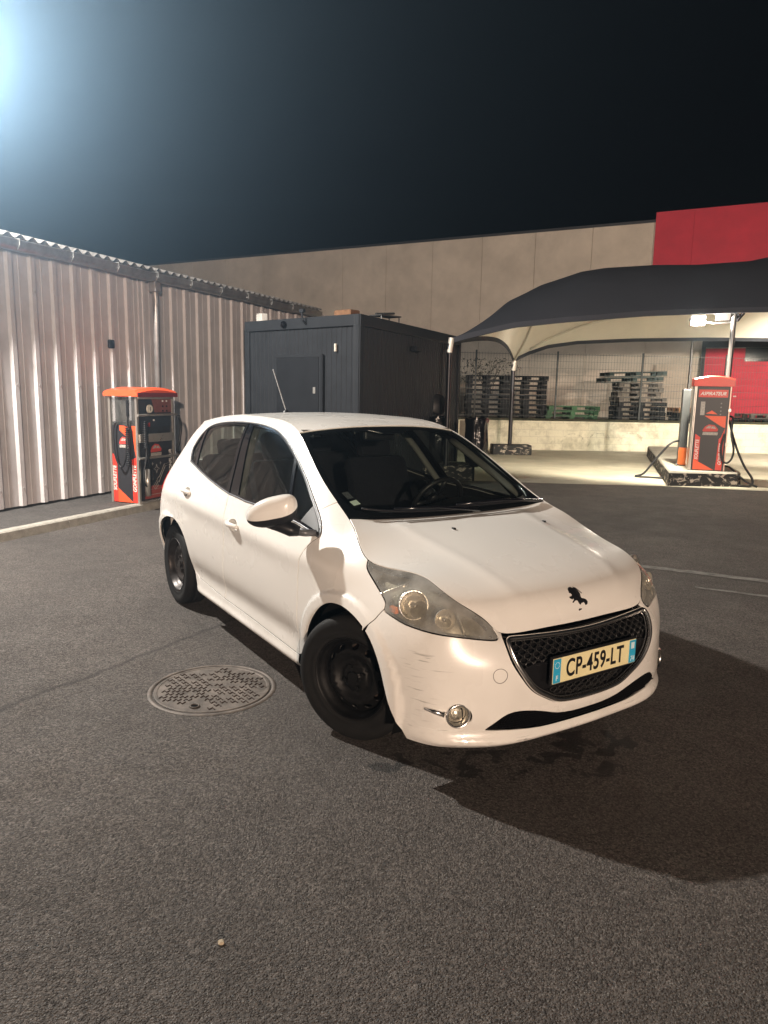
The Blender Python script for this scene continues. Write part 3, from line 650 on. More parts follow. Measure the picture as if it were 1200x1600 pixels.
fsh=[(2.2,0.)]+AF[::-1][0:1]+cut(a5,(5.05,0),(9.3,1.7))[1:]+[(8.95,4.),(8.95,8.9)]+[(8,8.93),(7.2,8.93)]+HLL[1:-2]+[(2.15,8.4),(2.2,5.)]
panel('wing_backing',DARK,sfn,fsh,[foghole],step=.05,inset=.004,off=-.016,flange=0,mirror='copy')
panel('roof_lining',LINER,lambda p,q:roof(p,q),[(0.005,0),(.995,0),(.995,-1),(0.005,-1)],step=.07,inset=.0,off=-.03,seam=(1,0.),mirror='join',flange=0)
for k in (1,-1): # light grey pillar covers inside
    for (s0,t0),(s1,t1) in (((12.45,6.4),(13.1,8.7)),((15.1,6.6),(15.9,8.7)),((9.6,8.4),(11.4,8.75))):
        mb=MB()
        A=np.linspace(0,1,8);P,N=nrm(S,s0+(s1-s0)*A,t0+(t1-t0)*A);P=P-N*.045
        mb.tube([(p[0],p[1]*k,p[2]) for p in P],.035,8,flat=.6)
        mb.build('pillar_cover',LINER,CAR,smooth=True)
# ---- headlights
hl=[(7.096,9.0)]+HLL[1:]+HLtop
L_=panel('headlight',LENS,sfn,hl,[],step=.02,inset=.004,off=.0015,flange=0,mirror='copy')
H_=panel('lamp_housing',LAMPGREY,sfn,hl,[],step=.025,inset=.006,off=-.045,flange=0,mirror='copy')
R_=panel('lamp_seal',BLK,sfn,hl,[[tuple(p) for p in insetl(sfn,densify(sfn,hl,.02),.011)]],step=.02,inset=.003,off=-.001,flange=.05,mirror='copy')
def dish(c,n,r,depth,mt,mb):
    n=Vector(n).normalized();q=n.to_track_quat('Z','Y').to_matrix().to_4x4();q.translation=Vector(c)
    prof=[(r*math.sin(a_),-depth*(math.cos(a_))) for a_ in np.linspace(0.05,math.pi/2,9)]
    mb.lathe(prof,24,q)
    return q
for k in (0,1):
    sg=1 if k==0 else -1
    H_[k].parent=L_[k];R_[k].parent=L_[k]
    def pn(s,t,h):
        P,N=nrm(S,np.array([s]),np.array([t]));p=P[0]+N[0]*h;return Vector((p[0],p[1]*sg,p[2])),Vector((N[0][0],N[0][1]*sg,N[0][2]))
    for (s,t,r,h) in ((5.35,7.45,.057,-.010),(4.2,7.65,.045,-.012)):
        c,n=pn(s,t,h);n=Vector((n.x+.6,n.y*.6,n.z*.35));mb=MB();q=dish(c,n,r,r*.8,LAMPSILVER,mb);o=mb.build('reflector',LAMPSILVER,L_[k],smooth=True)
        if s>5: mb=MB();mb.lathe([(r*1.02,0),(r*1.1,.003),(r*1.12,-.02)],24,q);mb.build('reflector_ring',LAMPSILVER,L_[k],smooth=True)
        mb=MB();mb.lathe([(.001,.0-r*.1),(r*.2,-r*.15),(r*.26,-r*.4),(r*.26,-r*.8)],16,q);mb.build('bulb',LAMPSILVER,L_[k],smooth=True)
    c,n=pn(5.95,6.75,-.02);mb=MB();mb.box(c,(.05,.02,.03),bev=.006);mb.build('indicator_bulb',ORANGE,L_[k])
    P,N=nrm(S,np.linspace(5.9,6.5,7),np.linspace(8.3,7.0,7));mb=MB();mb.tube([(p[0]-n_[0]*.012,(p[1]-n_[1]*.012)*sg,p[2]-n_[2]*.012) for p,n_ in zip(P,N)],.009,8);mb.build('light_guide',LAMPSILVER,L_[k],smooth=True)
    P,N=nrm(S,np.linspace(3.9,3.5,5),np.linspace(8.3,7.4,5));mb=MB();mb.tube([(p[0]-n_[0]*.006,(p[1]-n_[1]*.006)*sg,p[2]-n_[2]*.006) for p,n_ in zip(P,N)],.003,6);mb.build('light_guide',LAMPSILVER,L_[k],smooth=True)
# ---- grille
GO=mat('grille_plastic',(.008,.008,.009),.25,0,.5)
GEDGE=mat('grille_edge',(.028,.028,.028),.22,.3,.5)
gb=panel('grille',GO,sfn,[(0,2.78)]+GRH[1:]+[(0,9.0)],[],step=.04,inset=-.004,off=-.034,flange=0,seam=(0,0.),mirror='join')
# filler between bonnet lip and chrome
fill=[(0,8.06)]+[(.45,8.09),(.9,8.17),(1.4,8.31),(1.80,8.35),(2.0,8.25),(2.08,7.9),(2.06,6.9),(1.94,5.55),(1.76,4.6),(1.52,3.9),(1.23,3.40),(.88,2.95),(.45,2.84),(0,2.83)]+GRH[1:]+[(0,9.)]
FB=panel('grille_surround',GLOSSBLK,sfn,fill,[],step=.03,inset=0,off=-.012,flange=.01,seam=(0,0.),mirror='join');FB.parent=gb
def front_tube(name,L,r,mt,off,flat=1.,par=None,n=8):
    A=densify(sfn,L,.02);A=A[:-1] if len(A)>1 else A;A=np.vstack([A,[L[-1]]])
    k=((A-np.array(L[-1]))**2).sum(1).argmin();A=A[:k+1]
    P,N=nrm(S,A[:,0],A[:,1]);P=P+N*off;pts=[tuple(p) for p in P]+[(p[0],-p[1],p[2]) for p in P[::-1][1:-1]]
    mb=MB();mb.tube(pts,r,n,closed=True,flat=flat);return mb.build(name,mt,par or CAR,smooth=True)
front_tube('chrome_surround',CHR,.0105,CHROME,.004,par=gb)
front_tube('chrome_surround_inner',[(p[0]*.955,5.4+(p[1]-5.4)*.945) for p in CHR],.003,CHROME,-.008,par=gb)
_su,_tv=np.meshgrid(np.linspace(0,2.4,49),np.linspace(1.2,9,79),indexing='ij');_sp=S(_su.ravel(),_tv.ravel())
def front_at(y,z,h=0.):
    ay=abs(y);i=((np.abs(_sp[:,1])-ay)**2+(_sp[:,2]-z)**2).argsort()[:6];wv=1/(1e-6+(np.abs(_sp[i,1])-ay)**2+(_sp[i,2]-z)**2);x=(wv*_sp[i,0]).sum()/wv.sum();return (x+h,y,z)
chin=[(p[0]*.93,5.4+(p[1]-5.4)*.90) for p in CHR];CP=S(np.array([p[0] for p in chin]),np.array([p[1] for p in chin]));poly=[(-p[1],p[2]) for p in CP]+[(p[1],p[2]) for p in CP[::-1]]
rowh=.0165
for r_ in range(0,22):
    if r_ in (0,10): mb=MB()
    z=.340+r_*rowh
    for c_ in range(-12,13):
        y=c_*.046+(.023 if r_%2 else 0)
        if .405<z<.515 : continue
        if not inpoly(np.array([y]),np.array([z]),poly)[0]: continue
        pts=[]
        for q in range(6):
            a_=math.pi/3*q;yy=y+.0205*math.cos(a_);zz=z+.0115*math.sin(a_);pts.append(front_at(yy,zz,-.018))
        mb.tube(pts,.0026,5,closed=True)
    if r_ in (5,21): mb.build('grille_mesh',GEDGE,gb,smooth=True)
# smooth centre band behind the plate
band=[(y,z) for y,z in [(-.40,.43),(-.405,.50),(-.385,.52),(.385,.52),(.405,.50),(.40,.43),(.36,.405),(-.36,.405)]]
mb=MB();V=[];F=[];n_=30
for i in range(n_+1):
    y=-.40+.80*i/n_
    zt=.522 if abs(y)<.33 else .522-.02*(abs(y)-.33)/.07;zb=.402 if abs(y)<.32 else .402+.05*(abs(y)-.32)/.08
    V+=[Vector(front_at(y,zt,-.026)),Vector(front_at(y,zt,-.014)),Vector(front_at(y,zb,-.014)),Vector(front_at(y,zb,-.026))]
for i in range(n_): F+=[(4*i+j,4*i+j+1,4*i+5+j,4*i+4+j) for j in range(3)]
mb.add(V,F);mb.build('grille_band',GO,gb,smooth=False)
# lower intake
li=panel('lower_intake',DARK,sfn,LOW,[],step=.04,inset=-.004,off=-.03,flange=0,seam=(0,0.),mirror='join')
mb=MB();LP=S(np.array([p[0] for p in LOW]),np.array([p[1] for p in LOW]));lp=[(-p[1],p[2]) for p in LP]+[(p[1],p[2]) for p in LP[::-1]]
for r_ in range(9):
    for c_ in range(-42,43):
        y=c_*.013+(.0065 if r_%2 else 0);z=.228+r_*.0115
        if inpoly(np.array([y]),np.array([z]),lp)[0]:
            p=front_at(y,z,-.012);mb.box(p,(.01,.010,.0022));mb.box((p[0],p[1]+.0065,p[2]+.0055),(.01,.0018,.009))
mb.build('intake_mesh',GO,li)
# fog lamps
for sg in (1,-1):
    P,N=nrm(S,np.array([fogc[0]]),np.array([fogc[1]]));c=Vector((P[0][0],P[0][1]*sg,P[0][2]));n=Vector((N[0][0]+.25,N[0][1]*sg*.8,N[0][2]*.5)).normalized()
    q=n.to_track_quat('Z','Y').to_matrix().to_4x4();q.translation=c-n*.006
    mb=MB();mb.lathe([(.040,-.02),(.0415,.004),(.046,.011),(.051,.009),(.053,.0),(.054,-.012)],32,q);fo=mb.build('fog_lamp',CHROME,CAR,smooth=True)
    mb=MB();mb.lathe([(.040,-.028),(.034,-.05),(.0,-.055)],24,q);mb.build('reflector',LAMPSILVER,fo,smooth=True)
    mb=MB();mb.lathe([(.041,.0),(.03,.007),(.015,.010),(.0005,.011)],28,q);mb.build('lens',glassmat('fog_lens',(.8,.78,.72),.05,1.1,.12),fo,smooth=True)
    mb=MB();mb.tube([q@Vector((.012+.012*math.cos(a_)-.006,.036*math.sin(a_),.004)) for a_ in np.linspace(-1.3,1.3,9)],.003,6);mb.build('inner_rib',GLOSSBLK,fo,smooth=True)
    A=[(4.30,2.72),(3.95,2.72),(3.60,2.66)];P,N=nrm(S,np.array([a_[0] for a_ in A]),np.array([a_[1] for a_ in A]))
    mb=MB();mb.tube([(p[0]+n_[0]*.003,(p[1]+n_[1]*.003)*sg,p[2]+n_[2]*.003) for p,n_ in zip(P,N)],[.006,.011,.013],10,flat=1.);mb.build('chrome_arm',CHROME,fo,smooth=True)
# tow-eye cover outline
mc=met(S,np.array([2.274]),np.array([4.923]));A=[(2.274+.030/mc[0][0]*math.cos(q),4.923+.030/mc[1][0]*math.sin(q)) for q in np.linspace(0,2*math.pi,33)[:-1]]
P,N=nrm(S,np.array([a_[0] for a_ in A]),np.array([a_[1] for a_ in A]));mb=MB();mb.tube([tuple(p) for p in P],.0013,5,closed=True);mb.build('tow_eye_cover',JOINTGREY,CAR,smooth=True)
# ---- number plate
PLY=mat('plate_yellowish',(.80,.72,.42),.35,0,.5,var=.06,vscale=12);PLB=mat('plate_blue',(.03,.36,.58),.4);PLK=mat('plate_black',(.01,.01,.012),.4);PLW=mat('plate_white',(.6,.75,.8),.4)
PX=.779;PZ=.4885
pm=MB();pm.box((PX-.004,0,PZ),(.012,.535,.125),bev=.003);plate=pm.build('plate_holder',BLK,CAR)
pm=MB();pm.box((PX+.004,0,PZ),(.004,.52,.110),bev=.0015);pm.build('number_plate',PLY,plate)
for y0 in (-.2375,.2375):
    pm=MB();pm.box((PX+.0066,y0,PZ),(.0012,.042,.104));pm.build('plate_band',PLB,plate)
F_=frame((PX+.0075,-.004,PZ-.002),(0,1,0),(0,0,1))
text_obj('plate_number','CP-459-LT',.108,F_,PLK,plate,.0008,0,.0018,.70,1.08)
text_obj('plate_letter','F',.032,frame((PX+.0078,-.2375,PZ-.032),(0,1,0),(0,0,1)),PLW,plate,.0005,0,.0008,.9)
text_obj('plate_letter','74',.034,frame((PX+.0078,.2375,PZ-.034),(0,1,0),(0,0,1)),PLW,plate,.0005,.2,.0008,.8)
pm=MB()
for q in range(12):
    a_=2*math.pi*q/12;pm.box((PX+.0076,-.2375+.013*math.cos(a_),PZ+.025+.013*math.sin(a_)),(.0012,.0035,.0035),R=Matrix.Rotation(.78,3,'X'))
pm.build('plate_stars',PLW,plate)
pm=MB();pm.box((PX+.0076,.2375,PZ+.028),(.0012,.022,.030),bev=.0005);pm.build('plate_emblem',PLW,plate)
# ---- lion badge on the bonnet nose
LION=[(568,62),(578,57),(592,59),(604,68),(617,71),(627,88),(634,104),(630,118),(634,129),(650,135),(667,146),(677,160),(674,172),(661,173),(653,160),(645,151),(634,152),(626,149),(619,156),(612,151),(606,140),(602,130),(592,125),(578,124),(565,129),(561,124),(575,117),(580,107),(566,112),(551,101),(553,94),(565,97),(576,92),(573,84),(563,78),(566,70)]
def lionmap(x,y,h):
    yy=(x-612)/4.2857*.00265;zz=-(y-118)/4.2857*.0037
    # rotate image tilt away: plate runs 13.5 degrees uphill in the picture
    p=.215+(zz+yy*.30)*1.75;q=(yy*1.05)/.46
    P,N=nrm(bonnet,np.array([p]),np.array([q]));return Vector(P[0]+N[0]*h)
mb=MB();mb.prism([tuple(p) for p in LION],.0,.0035,lambda u,v,h:lionmap(u,v,h));mb.prism([(603,177),(610,175),(626,179),(626,184),(604,184)],.0,.003,lambda u,v,h:lionmap(u,v,h))
mb.tube([lionmap(609,64,.002),lionmap(625,76,.002),lionmap(638,95,.002),lionmap(648,109,.002)],.0016,5);mb.build('lion_badge',PLK,CAR)
# ---- door mirrors
def mirror(sg):
    ct=Vector((-.445,-.962,1.030));ax=Vector((-.135,-.165,-.020));ax.normalize()
    fwd=Vector((-ax.y,ax.x,0)).normalized()
    if fwd.x<0: fwd=-fwd
    upv=Vector((0,0,1))
    def pt(u,a):
        env=max(0.,1-abs(u)**(2.1 if u>0 else 4.5))**.5;hu=.076*env;dp=.062*env
        c_,s_=math.cos(a),math.sin(a);sc=1 if c_>0 else .35
        cc=math.copysign(abs(c_)**.85,c_);ss=math.copysign(abs(s_)**.85,s_)
        if s_<0: ss*=.98-.12*u
        p=ct+ax*(u*.128)+fwd*(cc*dp*sc+.012)+upv*(ss*hu-.020*u)
        return Vector((p.x,p.y*sg,p.z))
    def shell(a0,a1,name,mt,par,grow=0,u0=-1,u1=1):
        V=[];F=[];nu=26;na=20
        for i in range(nu+1):
            u=u0+(u1-u0)*i/nu;u=max(-.9999,min(.9999,math.sin(u*math.pi/2)))
            for j in range(na+1): V.append(pt(u,a0+(a1-a0)*j/na))
        for i in range(nu):
            for j in range(na):
                k=i*(na+1)+j;F.append((k,k+1,k+na+2,k+na+1))
        return rawobj(name,V,F,mt,par,smooth=True)
    root=shell(-.10,math.pi-.9,'door_mirror',PAINT,CAR)
    shell(-.34,-.10,'mirror_strip',PAINT,root)
    shell(-2.2,-.34,'mirror_base_shell',BLK,root)
    shell(math.pi-.9,2*math.pi-2.2,'mirror_glass',mat('mirror_silver',(.5,.5,.5),.03,1.),root)
    mb=MB();mb.tube([(-.315,-.79*sg,.930),(-.335,-.835*sg,.932),(-.352,-.862*sg,.938)],[.020,.024,.028],12,flat=.8);mb.build('mirror_stalk',GREYTRIM,root,smooth=True)
    mb=MB();mb.tube([(-.352,-.862*sg,.938),(-.375,-.89*sg,.945),(-.42,-.935*sg,.965),(-.47,-.99*sg,.975)],[.030,.044,.042,.03],14,flat=.8)
    mb.build('mirror_arm',BLK,root,smooth=True)
mirror(1)
# sign fix: mirror() builds for y<0 when sg=1
# ---- wheels
def wheel(name,loc,steer,side,rimmat):
    t=thing(name,None,None,loc);t.parent=CAR;t.rotation_euler=(0,0,steer);t.scale=(loc[2]/.304,)*3
    del_=[k for k in ('label','category') if k in t]
    for k in del_: del t[k]
    R=Matrix.Rotation(math.radians(90)*(1 if side<0 else -1),4,'X') # local z -> outward
    r0=.305;tp=[(.190,.050),(.196,.074),(.205,.080),(.214,.083),(.222,.0845),(.226,.083),(.240,.0885),(.262,.092),(.272,.0905),(.285,.087),(.294,.080),(.2995,.072),(.3035,.062),(.305,.05),(.305,.02),(.300,.019),(.300,.012),(.305,.011),(.305,-.011),(.300,-.012),(.300,-.019),(.305,-.02),(.305,-.05),(.300,-.072),(.285,-.087),(.25,-.092),(.205,-.080),(.190,-.05)]
    mb=MB();mb.lathe(tp,72,R);mb.build('tyre',RUBBER,t,smooth=True)
    # rim barrel and lip
    mb=MB();mb.lathe([(.1995,.076),(.201,.081),(.1985,.083),(.195,.079),(.190,.072),(.186,.050),(.176,.045),(.174,.0),(.176,-.06)],64,R);rim=mb.build('rim',rimmat,t,smooth=True)
    # pressed disc with oval holes
    def prof(r): return np.interp(r,[0,.03,.034,.06,.075,.09,.115,.135,.15,.165,.175],[.050,.050,.040,.040,.030,.034,.052,.050,.036,.022,.018])
    def df(u,v):
        r=np.hypot(u,v);h=prof(r);return np.stack([u,v,h],1)
    out=[(.175*math.cos(a_),.175*math.sin(a_)) for a_ in np.linspace(0,2*math.pi,73)[:-1]];hs=[]
    for k in range(12):
        a0=2*math.pi*k/12;c_=(.149*math.cos(a0),.149*math.sin(a0));hs.append([(c_[0]+.014*math.cos(q)*math.cos(a0)-.020*math.sin(q)*math.sin(a0),c_[1]+.014*math.cos(q)*math.sin(a0)+.020*math.sin(q)*math.cos(a0)) for q in np.linspace(0,2*math.pi,13)[:-1]])
    o=panel('rim_disc',rimmat,df,out,hs,step=.014,inset=0,flange=.006,parent=rim,ctr=np.array([0,0,-5.]))
    o.data.transform(R)
    mb=MB();mb.lathe([(.17,-.02),(.02,-.02)],24,R);mb.build('brake_disc',mat('brake_iron',(.08,.06,.05),.6,.6),t)
    mb=MB()
    for k in range(4):
        a_=2*math.pi*k/4+.4;c_=Vector((.054*math.cos(a_),.054*math.sin(a_),.040));mb.cyl(R@c_,R@(c_+Vector((0,0,.014))),.011,6)
    mb.cyl(R@Vector((0,0,.04)),R@Vector((0,0,.058)),.028,20);mb.build('wheel_bolts',rimmat,rim)
    return t
YW=.7375
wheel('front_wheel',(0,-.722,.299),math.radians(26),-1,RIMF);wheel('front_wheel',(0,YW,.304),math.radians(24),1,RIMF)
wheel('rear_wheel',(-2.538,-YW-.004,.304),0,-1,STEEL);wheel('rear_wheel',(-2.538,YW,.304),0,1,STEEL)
for cx,R_,ex in ((.03,.372,.35),(-2.555,.366,.0)):
    for sg in (1,-1):
        V=[];F=[];n_=24
        for i in range(n_+1):
            a_=-.35+(math.pi+.35+ex)*i/n_;V+=[(cx+R_*math.cos(a_),sg*(.785 if ex else .77),.30+R_*math.sin(a_)),(cx+R_*math.cos(a_),sg*.48,.30+R_*math.sin(a_))]
        for i in range(n_): F.append((2*i,2*i+1,2*i+3,2*i+2))
        F.append(tuple(2*i+1 for i in range(n_+1)));rawobj('wheel_arch_liner',V,F,DARK,CAR,smooth=False)
mb=MB();mb.box((-1.27,0,.235),(1.80,1.56,.06));mb.box((-1.25,0,.25),(3.7,.92,.10));mb.box((.48,0,.27),(.35,1.0,.10));mb.box((-2.95,0,.30),(.2,1.1,.10));mb.build('underbody',DARK,CAR)
mb=MB();mb.box((.25,0,.5),(.6,.8,.45));mb.build('engine_block',DARK,CAR)
# bulkhead and floor, so nothing shines through
mb=MB();mb.box((-.16,0,.60),(.03,1.42,.60));mb.box((-1.5,0,.28),(2.6,1.5,.03));mb.build('bulkhead',DARK,CAR)
# ---- cabin
def seat(x,y,w_=.50,single=True):
    mb=MB();mb.box((x+.22,y,.52),(.50,w_,.16),bev=.06);
    R=Matrix.Rotation(math.radians(-20),3,'Y');mb.box((x-.10,y,.86),(.13,w_,.64),R=R,bev=.06)
    o=mb.build('car_seat',FABRIC,CAR,smooth=False,auto=.6)
    mb=MB();mb.box((x-.235,y,1.245),(.10,.27,.20),R=R,bev=.045)
    mb.cyl((x-.20,y-.06,1.12),(x-.23,y-.06,1.20),.008,6);mb.cyl((x-.20,y+.06,1.12),(x-.23,y+.06,1.20),.008,6);mb.build('headrest',FABRIC,o,auto=.6)
seat(-1.42,-.36);seat(-1.42,.36)
mb=MB();R=Matrix.Rotation(math.radians(-22),3,'Y');mb.box((-2.05,0,.54),(.5,1.25,.18),bev=.07);mb.box((-2.38,0,.84),(.14,1.25,.62),R=R,bev=.06);o=mb.build('rear_bench',FABRIC,CAR,auto=.6)
for y in (-.36,.36,0):
    mb=MB();mb.box((-2.52,y,1.17),(.09,.25,.15),R=R,bev=.04);mb.build('headrest',FABRIC,o,auto=.6)
mb=MB();V=[];F=[];n_=30
prof=[(-.235,.93),(-.30,.975),(-.42,.982),(-.56,.965),(-.68,.935),(-.74,.88),(-.75,.72),(-.62,.55)]
for i in range(n_+1):
    y=-.70+1.4*i/n_;hood=.045*math.exp(-((y-.36)/.17)**2)
    for x,z in prof: V.append((x-.02*math.cos(y*2),y,z+(hood if -.8<x<-.5 else 0)))
k=len(prof)
for i in range(n_):
    for j in range(k-1): F.append((i*k+j,i*k+j+1,(i+1)*k+j+1,(i+1)*k+j))
rawobj('dashboard',V,F,TRIM,CAR,smooth=True)
# steering wheel
R=Matrix.Rotation(math.radians(-62),4,'Y');R.translation=Vector((-.86,.36,.93))
mb=MB();mb.tube([R@Vector((.178*math.cos(a_),.178*math.sin(a_),0)) for a_ in np.linspace(0,2*math.pi,33)[:-1]],.016,10,closed=True)
for a_ in (0.,math.pi,-math.pi/2): mb.tube([R@Vector((.05*math.cos(a_+math.pi/2),.05*math.sin(a_+math.pi/2),.02)),R@Vector((.17*math.cos(a_+math.pi/2),.17*math.sin(a_+math.pi/2),0))],.014,8)
mb.lathe([(.07,.0),(.065,.03),(.03,.045),(.001,.048)],24,R);mb.tube([R@Vector((0,0,.03)),R@Vector((0,0,.2))],.04,10)
mb.build('steering_wheel',BLK,CAR,smooth=True)
mb=MB();mb.box((-1.0,0,1.355),(.03,.22,.06),bev=.012);mb.cyl((-.96,0,1.40),(-1.0,0,1.36),.012,8);mb.build('rear_view_mirror',BLK,CAR)
for y in (.36,-.36):
    mb=MB();mb.box((-1.06,y,1.388),(.16,.34,.012),bev=.004);mb.build('sun_visor',LINER,CAR)
# ---- roof antenna
ar=Vector(roof(np.array([.715]),np.array([0.]))[0]);mb=MB();mb.lathe([(.030,-.004),(.027,.01),(.015,.024),(.006,.03)],16,Matrix.Translation(ar));mb.build('antenna_base',BLK,CAR,smooth=True)
mb=MB();tip=ar+Vector((-.235,0,.315));N_=40
mb.tube([ar+Vector((0,0,.02))+(tip-ar)*k/N_ for k in range(N_+1)],[.0042 if k%4 else .0052 for k in range(N_+1)],6);mb.build('antenna',mat('antenna_grey',(.22,.22,.22),.5),CAR,smooth=True)
# ================================================================= GROUND
SEAM=(-1.93,3.38,-1.0,5.05)
def ground_mat(name,base,agg=1.,concrete=False):
    M=bpy.data.materials.new(name);M.use_nodes=True;n=M.node_tree;b=n.nodes['Principled BSDF'];tc=n.nodes.new('ShaderNodeTexCoord')
    def L(a,b_): n.links.new(a,b_)
    def noise(s,d=6,r=.6,dist=0):
        q=n.nodes.new('ShaderNodeTexNoise');q.inputs['Scale'].default_value=s;q.inputs['Detail'].default_value=d;q.inputs['Roughness'].default_value=r;q.inputs['Distortion'].default_value=dist;L(tc.outputs['Object'],q.inputs['Vector']);return q.outputs['Fac']
    def mr(x,a,b_,c=0,d=1):
        q=n.nodes.new('ShaderNodeMapRange');q.inputs[1].default_value=a;q.inputs[2].default_value=b_;q.inputs[3].default_value=c;q.inputs[4].default_value=d;L(x,q.inputs[0]);return q.outputs[0]
    def mth(op,a,b_=0.):
        q=n.nodes.new('ShaderNodeMath');q.operation=op
        for k,x in enumerate((a,b_)):
            if isinstance(x,(int,float)): q.inputs[k].default_value=x
            else: L(x,q.inputs[k])
        return q.outputs[0]
    def mixc(f,a,b_):
        q=n.nodes.new('ShaderNodeMix');q.data_type='RGBA'
        if isinstance(f,float): q.inputs[0].default_value=f
        else: L(f,q.inputs[0])
        for k,x in ((6,a),(7,b_)):
            if isinstance(x,tuple): q.inputs[k].default_value=(*x,1)
            else: L(x,q.inputs[k])
        return q.outputs[2]
    def blob(c,r,soft=.3):
        v=n.nodes.new('ShaderNodeVectorMath');v.operation='SUBTRACT';L(tc.outputs['Object'],v.inputs[0]);v.inputs[1].default_value=c
        v2=n.nodes.new('ShaderNodeVectorMath');v2.operation='DIVIDE';L(v.outputs[0],v2.inputs[0]);v2.inputs[1].default_value=r
        v3=n.nodes.new('ShaderNodeVectorMath');v3.operation='LENGTH';L(v2.outputs[0],v3.inputs[0]);return mr(v3.outputs['Value'],1,soft)
    if not concrete:
        vo=n.nodes.new('ShaderNodeTexVoronoi');vo.inputs['Scale'].default_value=135;L(tc.outputs['Object'],vo.inputs['Vector'])
        vo2=n.nodes.new('ShaderNodeTexVoronoi');vo2.inputs['Scale'].default_value=300;L(tc.outputs['Object'],vo2.inputs['Vector'])
        stone=mr(vo.outputs['Color'],.0,1.,.15,2.2)
        big=mr(noise(.9,5,.55),.3,.7,.82,1.15);mid=mth('MULTIPLY',mr(noise(9,6,.7),.3,.7,.82,1.16),mr(noise(55,4,.7),.3,.7,.55,1.5))
        k=mth('MULTIPLY',mth('MULTIPLY',stone,big),mid)
        col=n.nodes.new('ShaderNodeVectorMath');col.operation='SCALE';col.inputs[0].default_value=base;L(k,col.inputs['Scale'])
        c=col.outputs[0]
        # pale chips
        sx=n.nodes.new('ShaderNodeSeparateColor');L(vo2.outputs['Color'],sx.inputs[0])
        chips=mth('GREATER_THAN',sx.outputs[0],.965);c=mixc(mth('MULTIPLY',chips,.75),c,(.30,.28,.25))
        sx2=n.nodes.new('ShaderNodeSeparateColor');L(vo.outputs['Color'],sx2.inputs[0])
        dk=mth('GREATER_THAN',sx2.outputs[1],.93);c=mixc(mth('MULTIPLY',dk,.6),c,(.012,.011,.01))
        # drips of oil and water under the nose
        sp=mr(noise(8.5,4,.55,.6),.515,.55);reg=mth('MAXIMUM',blob((.22,2.97,0),(.34,.13,.5)),mth('MAXIMUM',blob((.62,2.98,0),(.60,.16,.5)),blob((1.05,3.2,0),(.30,.16,.5))))
        wet=mth('MULTIPLY',sp,mth('GREATER_THAN',reg,.25))
        c=mixc(mth('MULTIPLY',wet,.85),c,(.004,.004,.004))
        # darker seam of a patched trench, wavering
        sxy=n.nodes.new('ShaderNodeSeparateXYZ');L(tc.outputs['Object'],sxy.inputs[0])
        ax_,ay_,bx_,by_=SEAM;ll=math.hypot(bx_-ax_,by_-ay_);nx_,ny_=-(by_-ay_)/ll,(bx_-ax_)/ll
        dd=mth('ADD',mth('MULTIPLY',mth('SUBTRACT',sxy.outputs['X'],ax_),nx_),mth('MULTIPLY',mth('SUBTRACT',sxy.outputs['Y'],ay_),ny_))
        dd=mth('ADD',dd,mth('MULTIPLY',mth('SUBTRACT',noise(2.1,5,.6),.5),.22))
        se=mr(mth('ABSOLUTE',dd),.030,.0);lim=mr(sxy.outputs['X'],bx_+.35,bx_-.05);se=mth('MULTIPLY',se,lim);se=mth('MULTIPLY',se,mr(noise(5,4),.22,.42))
        c=mixc(mth('MULTIPLY',se,.7),c,(.014,.012,.011))
        tone=mr(noise(.35,4,.5,.8),.38,.62,0,1);c=mixc(mth('MULTIPLY',tone,.42),c,(.05,.046,.043))
        L(c,b.inputs['Base Color'])
        rough=mth('SUBTRACT',mr(noise(3,6),.3,.7,.62,.86),mth('MULTIPLY',wet,.12));L(rough,b.inputs['Roughness'])
        h=mth('ADD',mth('MULTIPLY',mr(vo.outputs['Distance'],0,.6,1,0),.010),mth('MULTIPLY',mr(vo2.outputs['Distance'],0,.6,1,0),.0018))
        h=mth('ADD',h,mth('MULTIPLY',noise(48,5,.72),.013));h=mth('ADD',h,mth('MULTIPLY',noise(2.2,3),.012))
        h=mth('MULTIPLY',h,agg)
    else:
        st=mr(noise(.55,6,.62,.6),.32,.70);c=mixc(st,tuple(x*.62 for x in base),tuple(min(1,x*1.12) for x in base))
        st2=mr(noise(2.4,7,.7,.8),.5,.75);c=mixc(mth('MULTIPLY',st2,.45),c,tuple(x*.45 for x in base))
        L(c,b.inputs['Base Color']);L(mr(noise(1.7,6),.3,.7,.50,.85),b.inputs['Roughness'])
        h=mth('MULTIPLY',noise(60,6,.7),.003)
    bp=n.nodes.new('ShaderNodeBump');bp.inputs['Strength'].default_value=1.;bp.inputs['Distance'].default_value=1.;L(h,bp.inputs['Height']);L(bp.outputs[0],b.inputs['Normal'])
    b.inputs['Specular IOR Level'].default_value=.4
    return M
ASPH=ground_mat('asphalt',(.092,.080,.072))
def quad(name,pts,z,mt,kind='structure',label=None):
    o=rawobj(name,[(x,y,z) for x,y in pts],[tuple(range(len(pts)))],mt);tag(o,label,None,kind=kind);return o
quad('asphalt',[(-80,-60),(90,-60),(90,90),(-80,90)],0,ASPH)
CONC=ground_mat('wash_bay_concrete',(.46,.43,.35),concrete=True)
apron=[(-.3,13.75),(2.84,13.325),(5.2,13.18),(6.8,12.74),(14,12.2),(16,21.95),(11.5,21.70),(2.4,21.30),(-2,21.2)]
quad('concrete_apron',apron,.005,CONC)
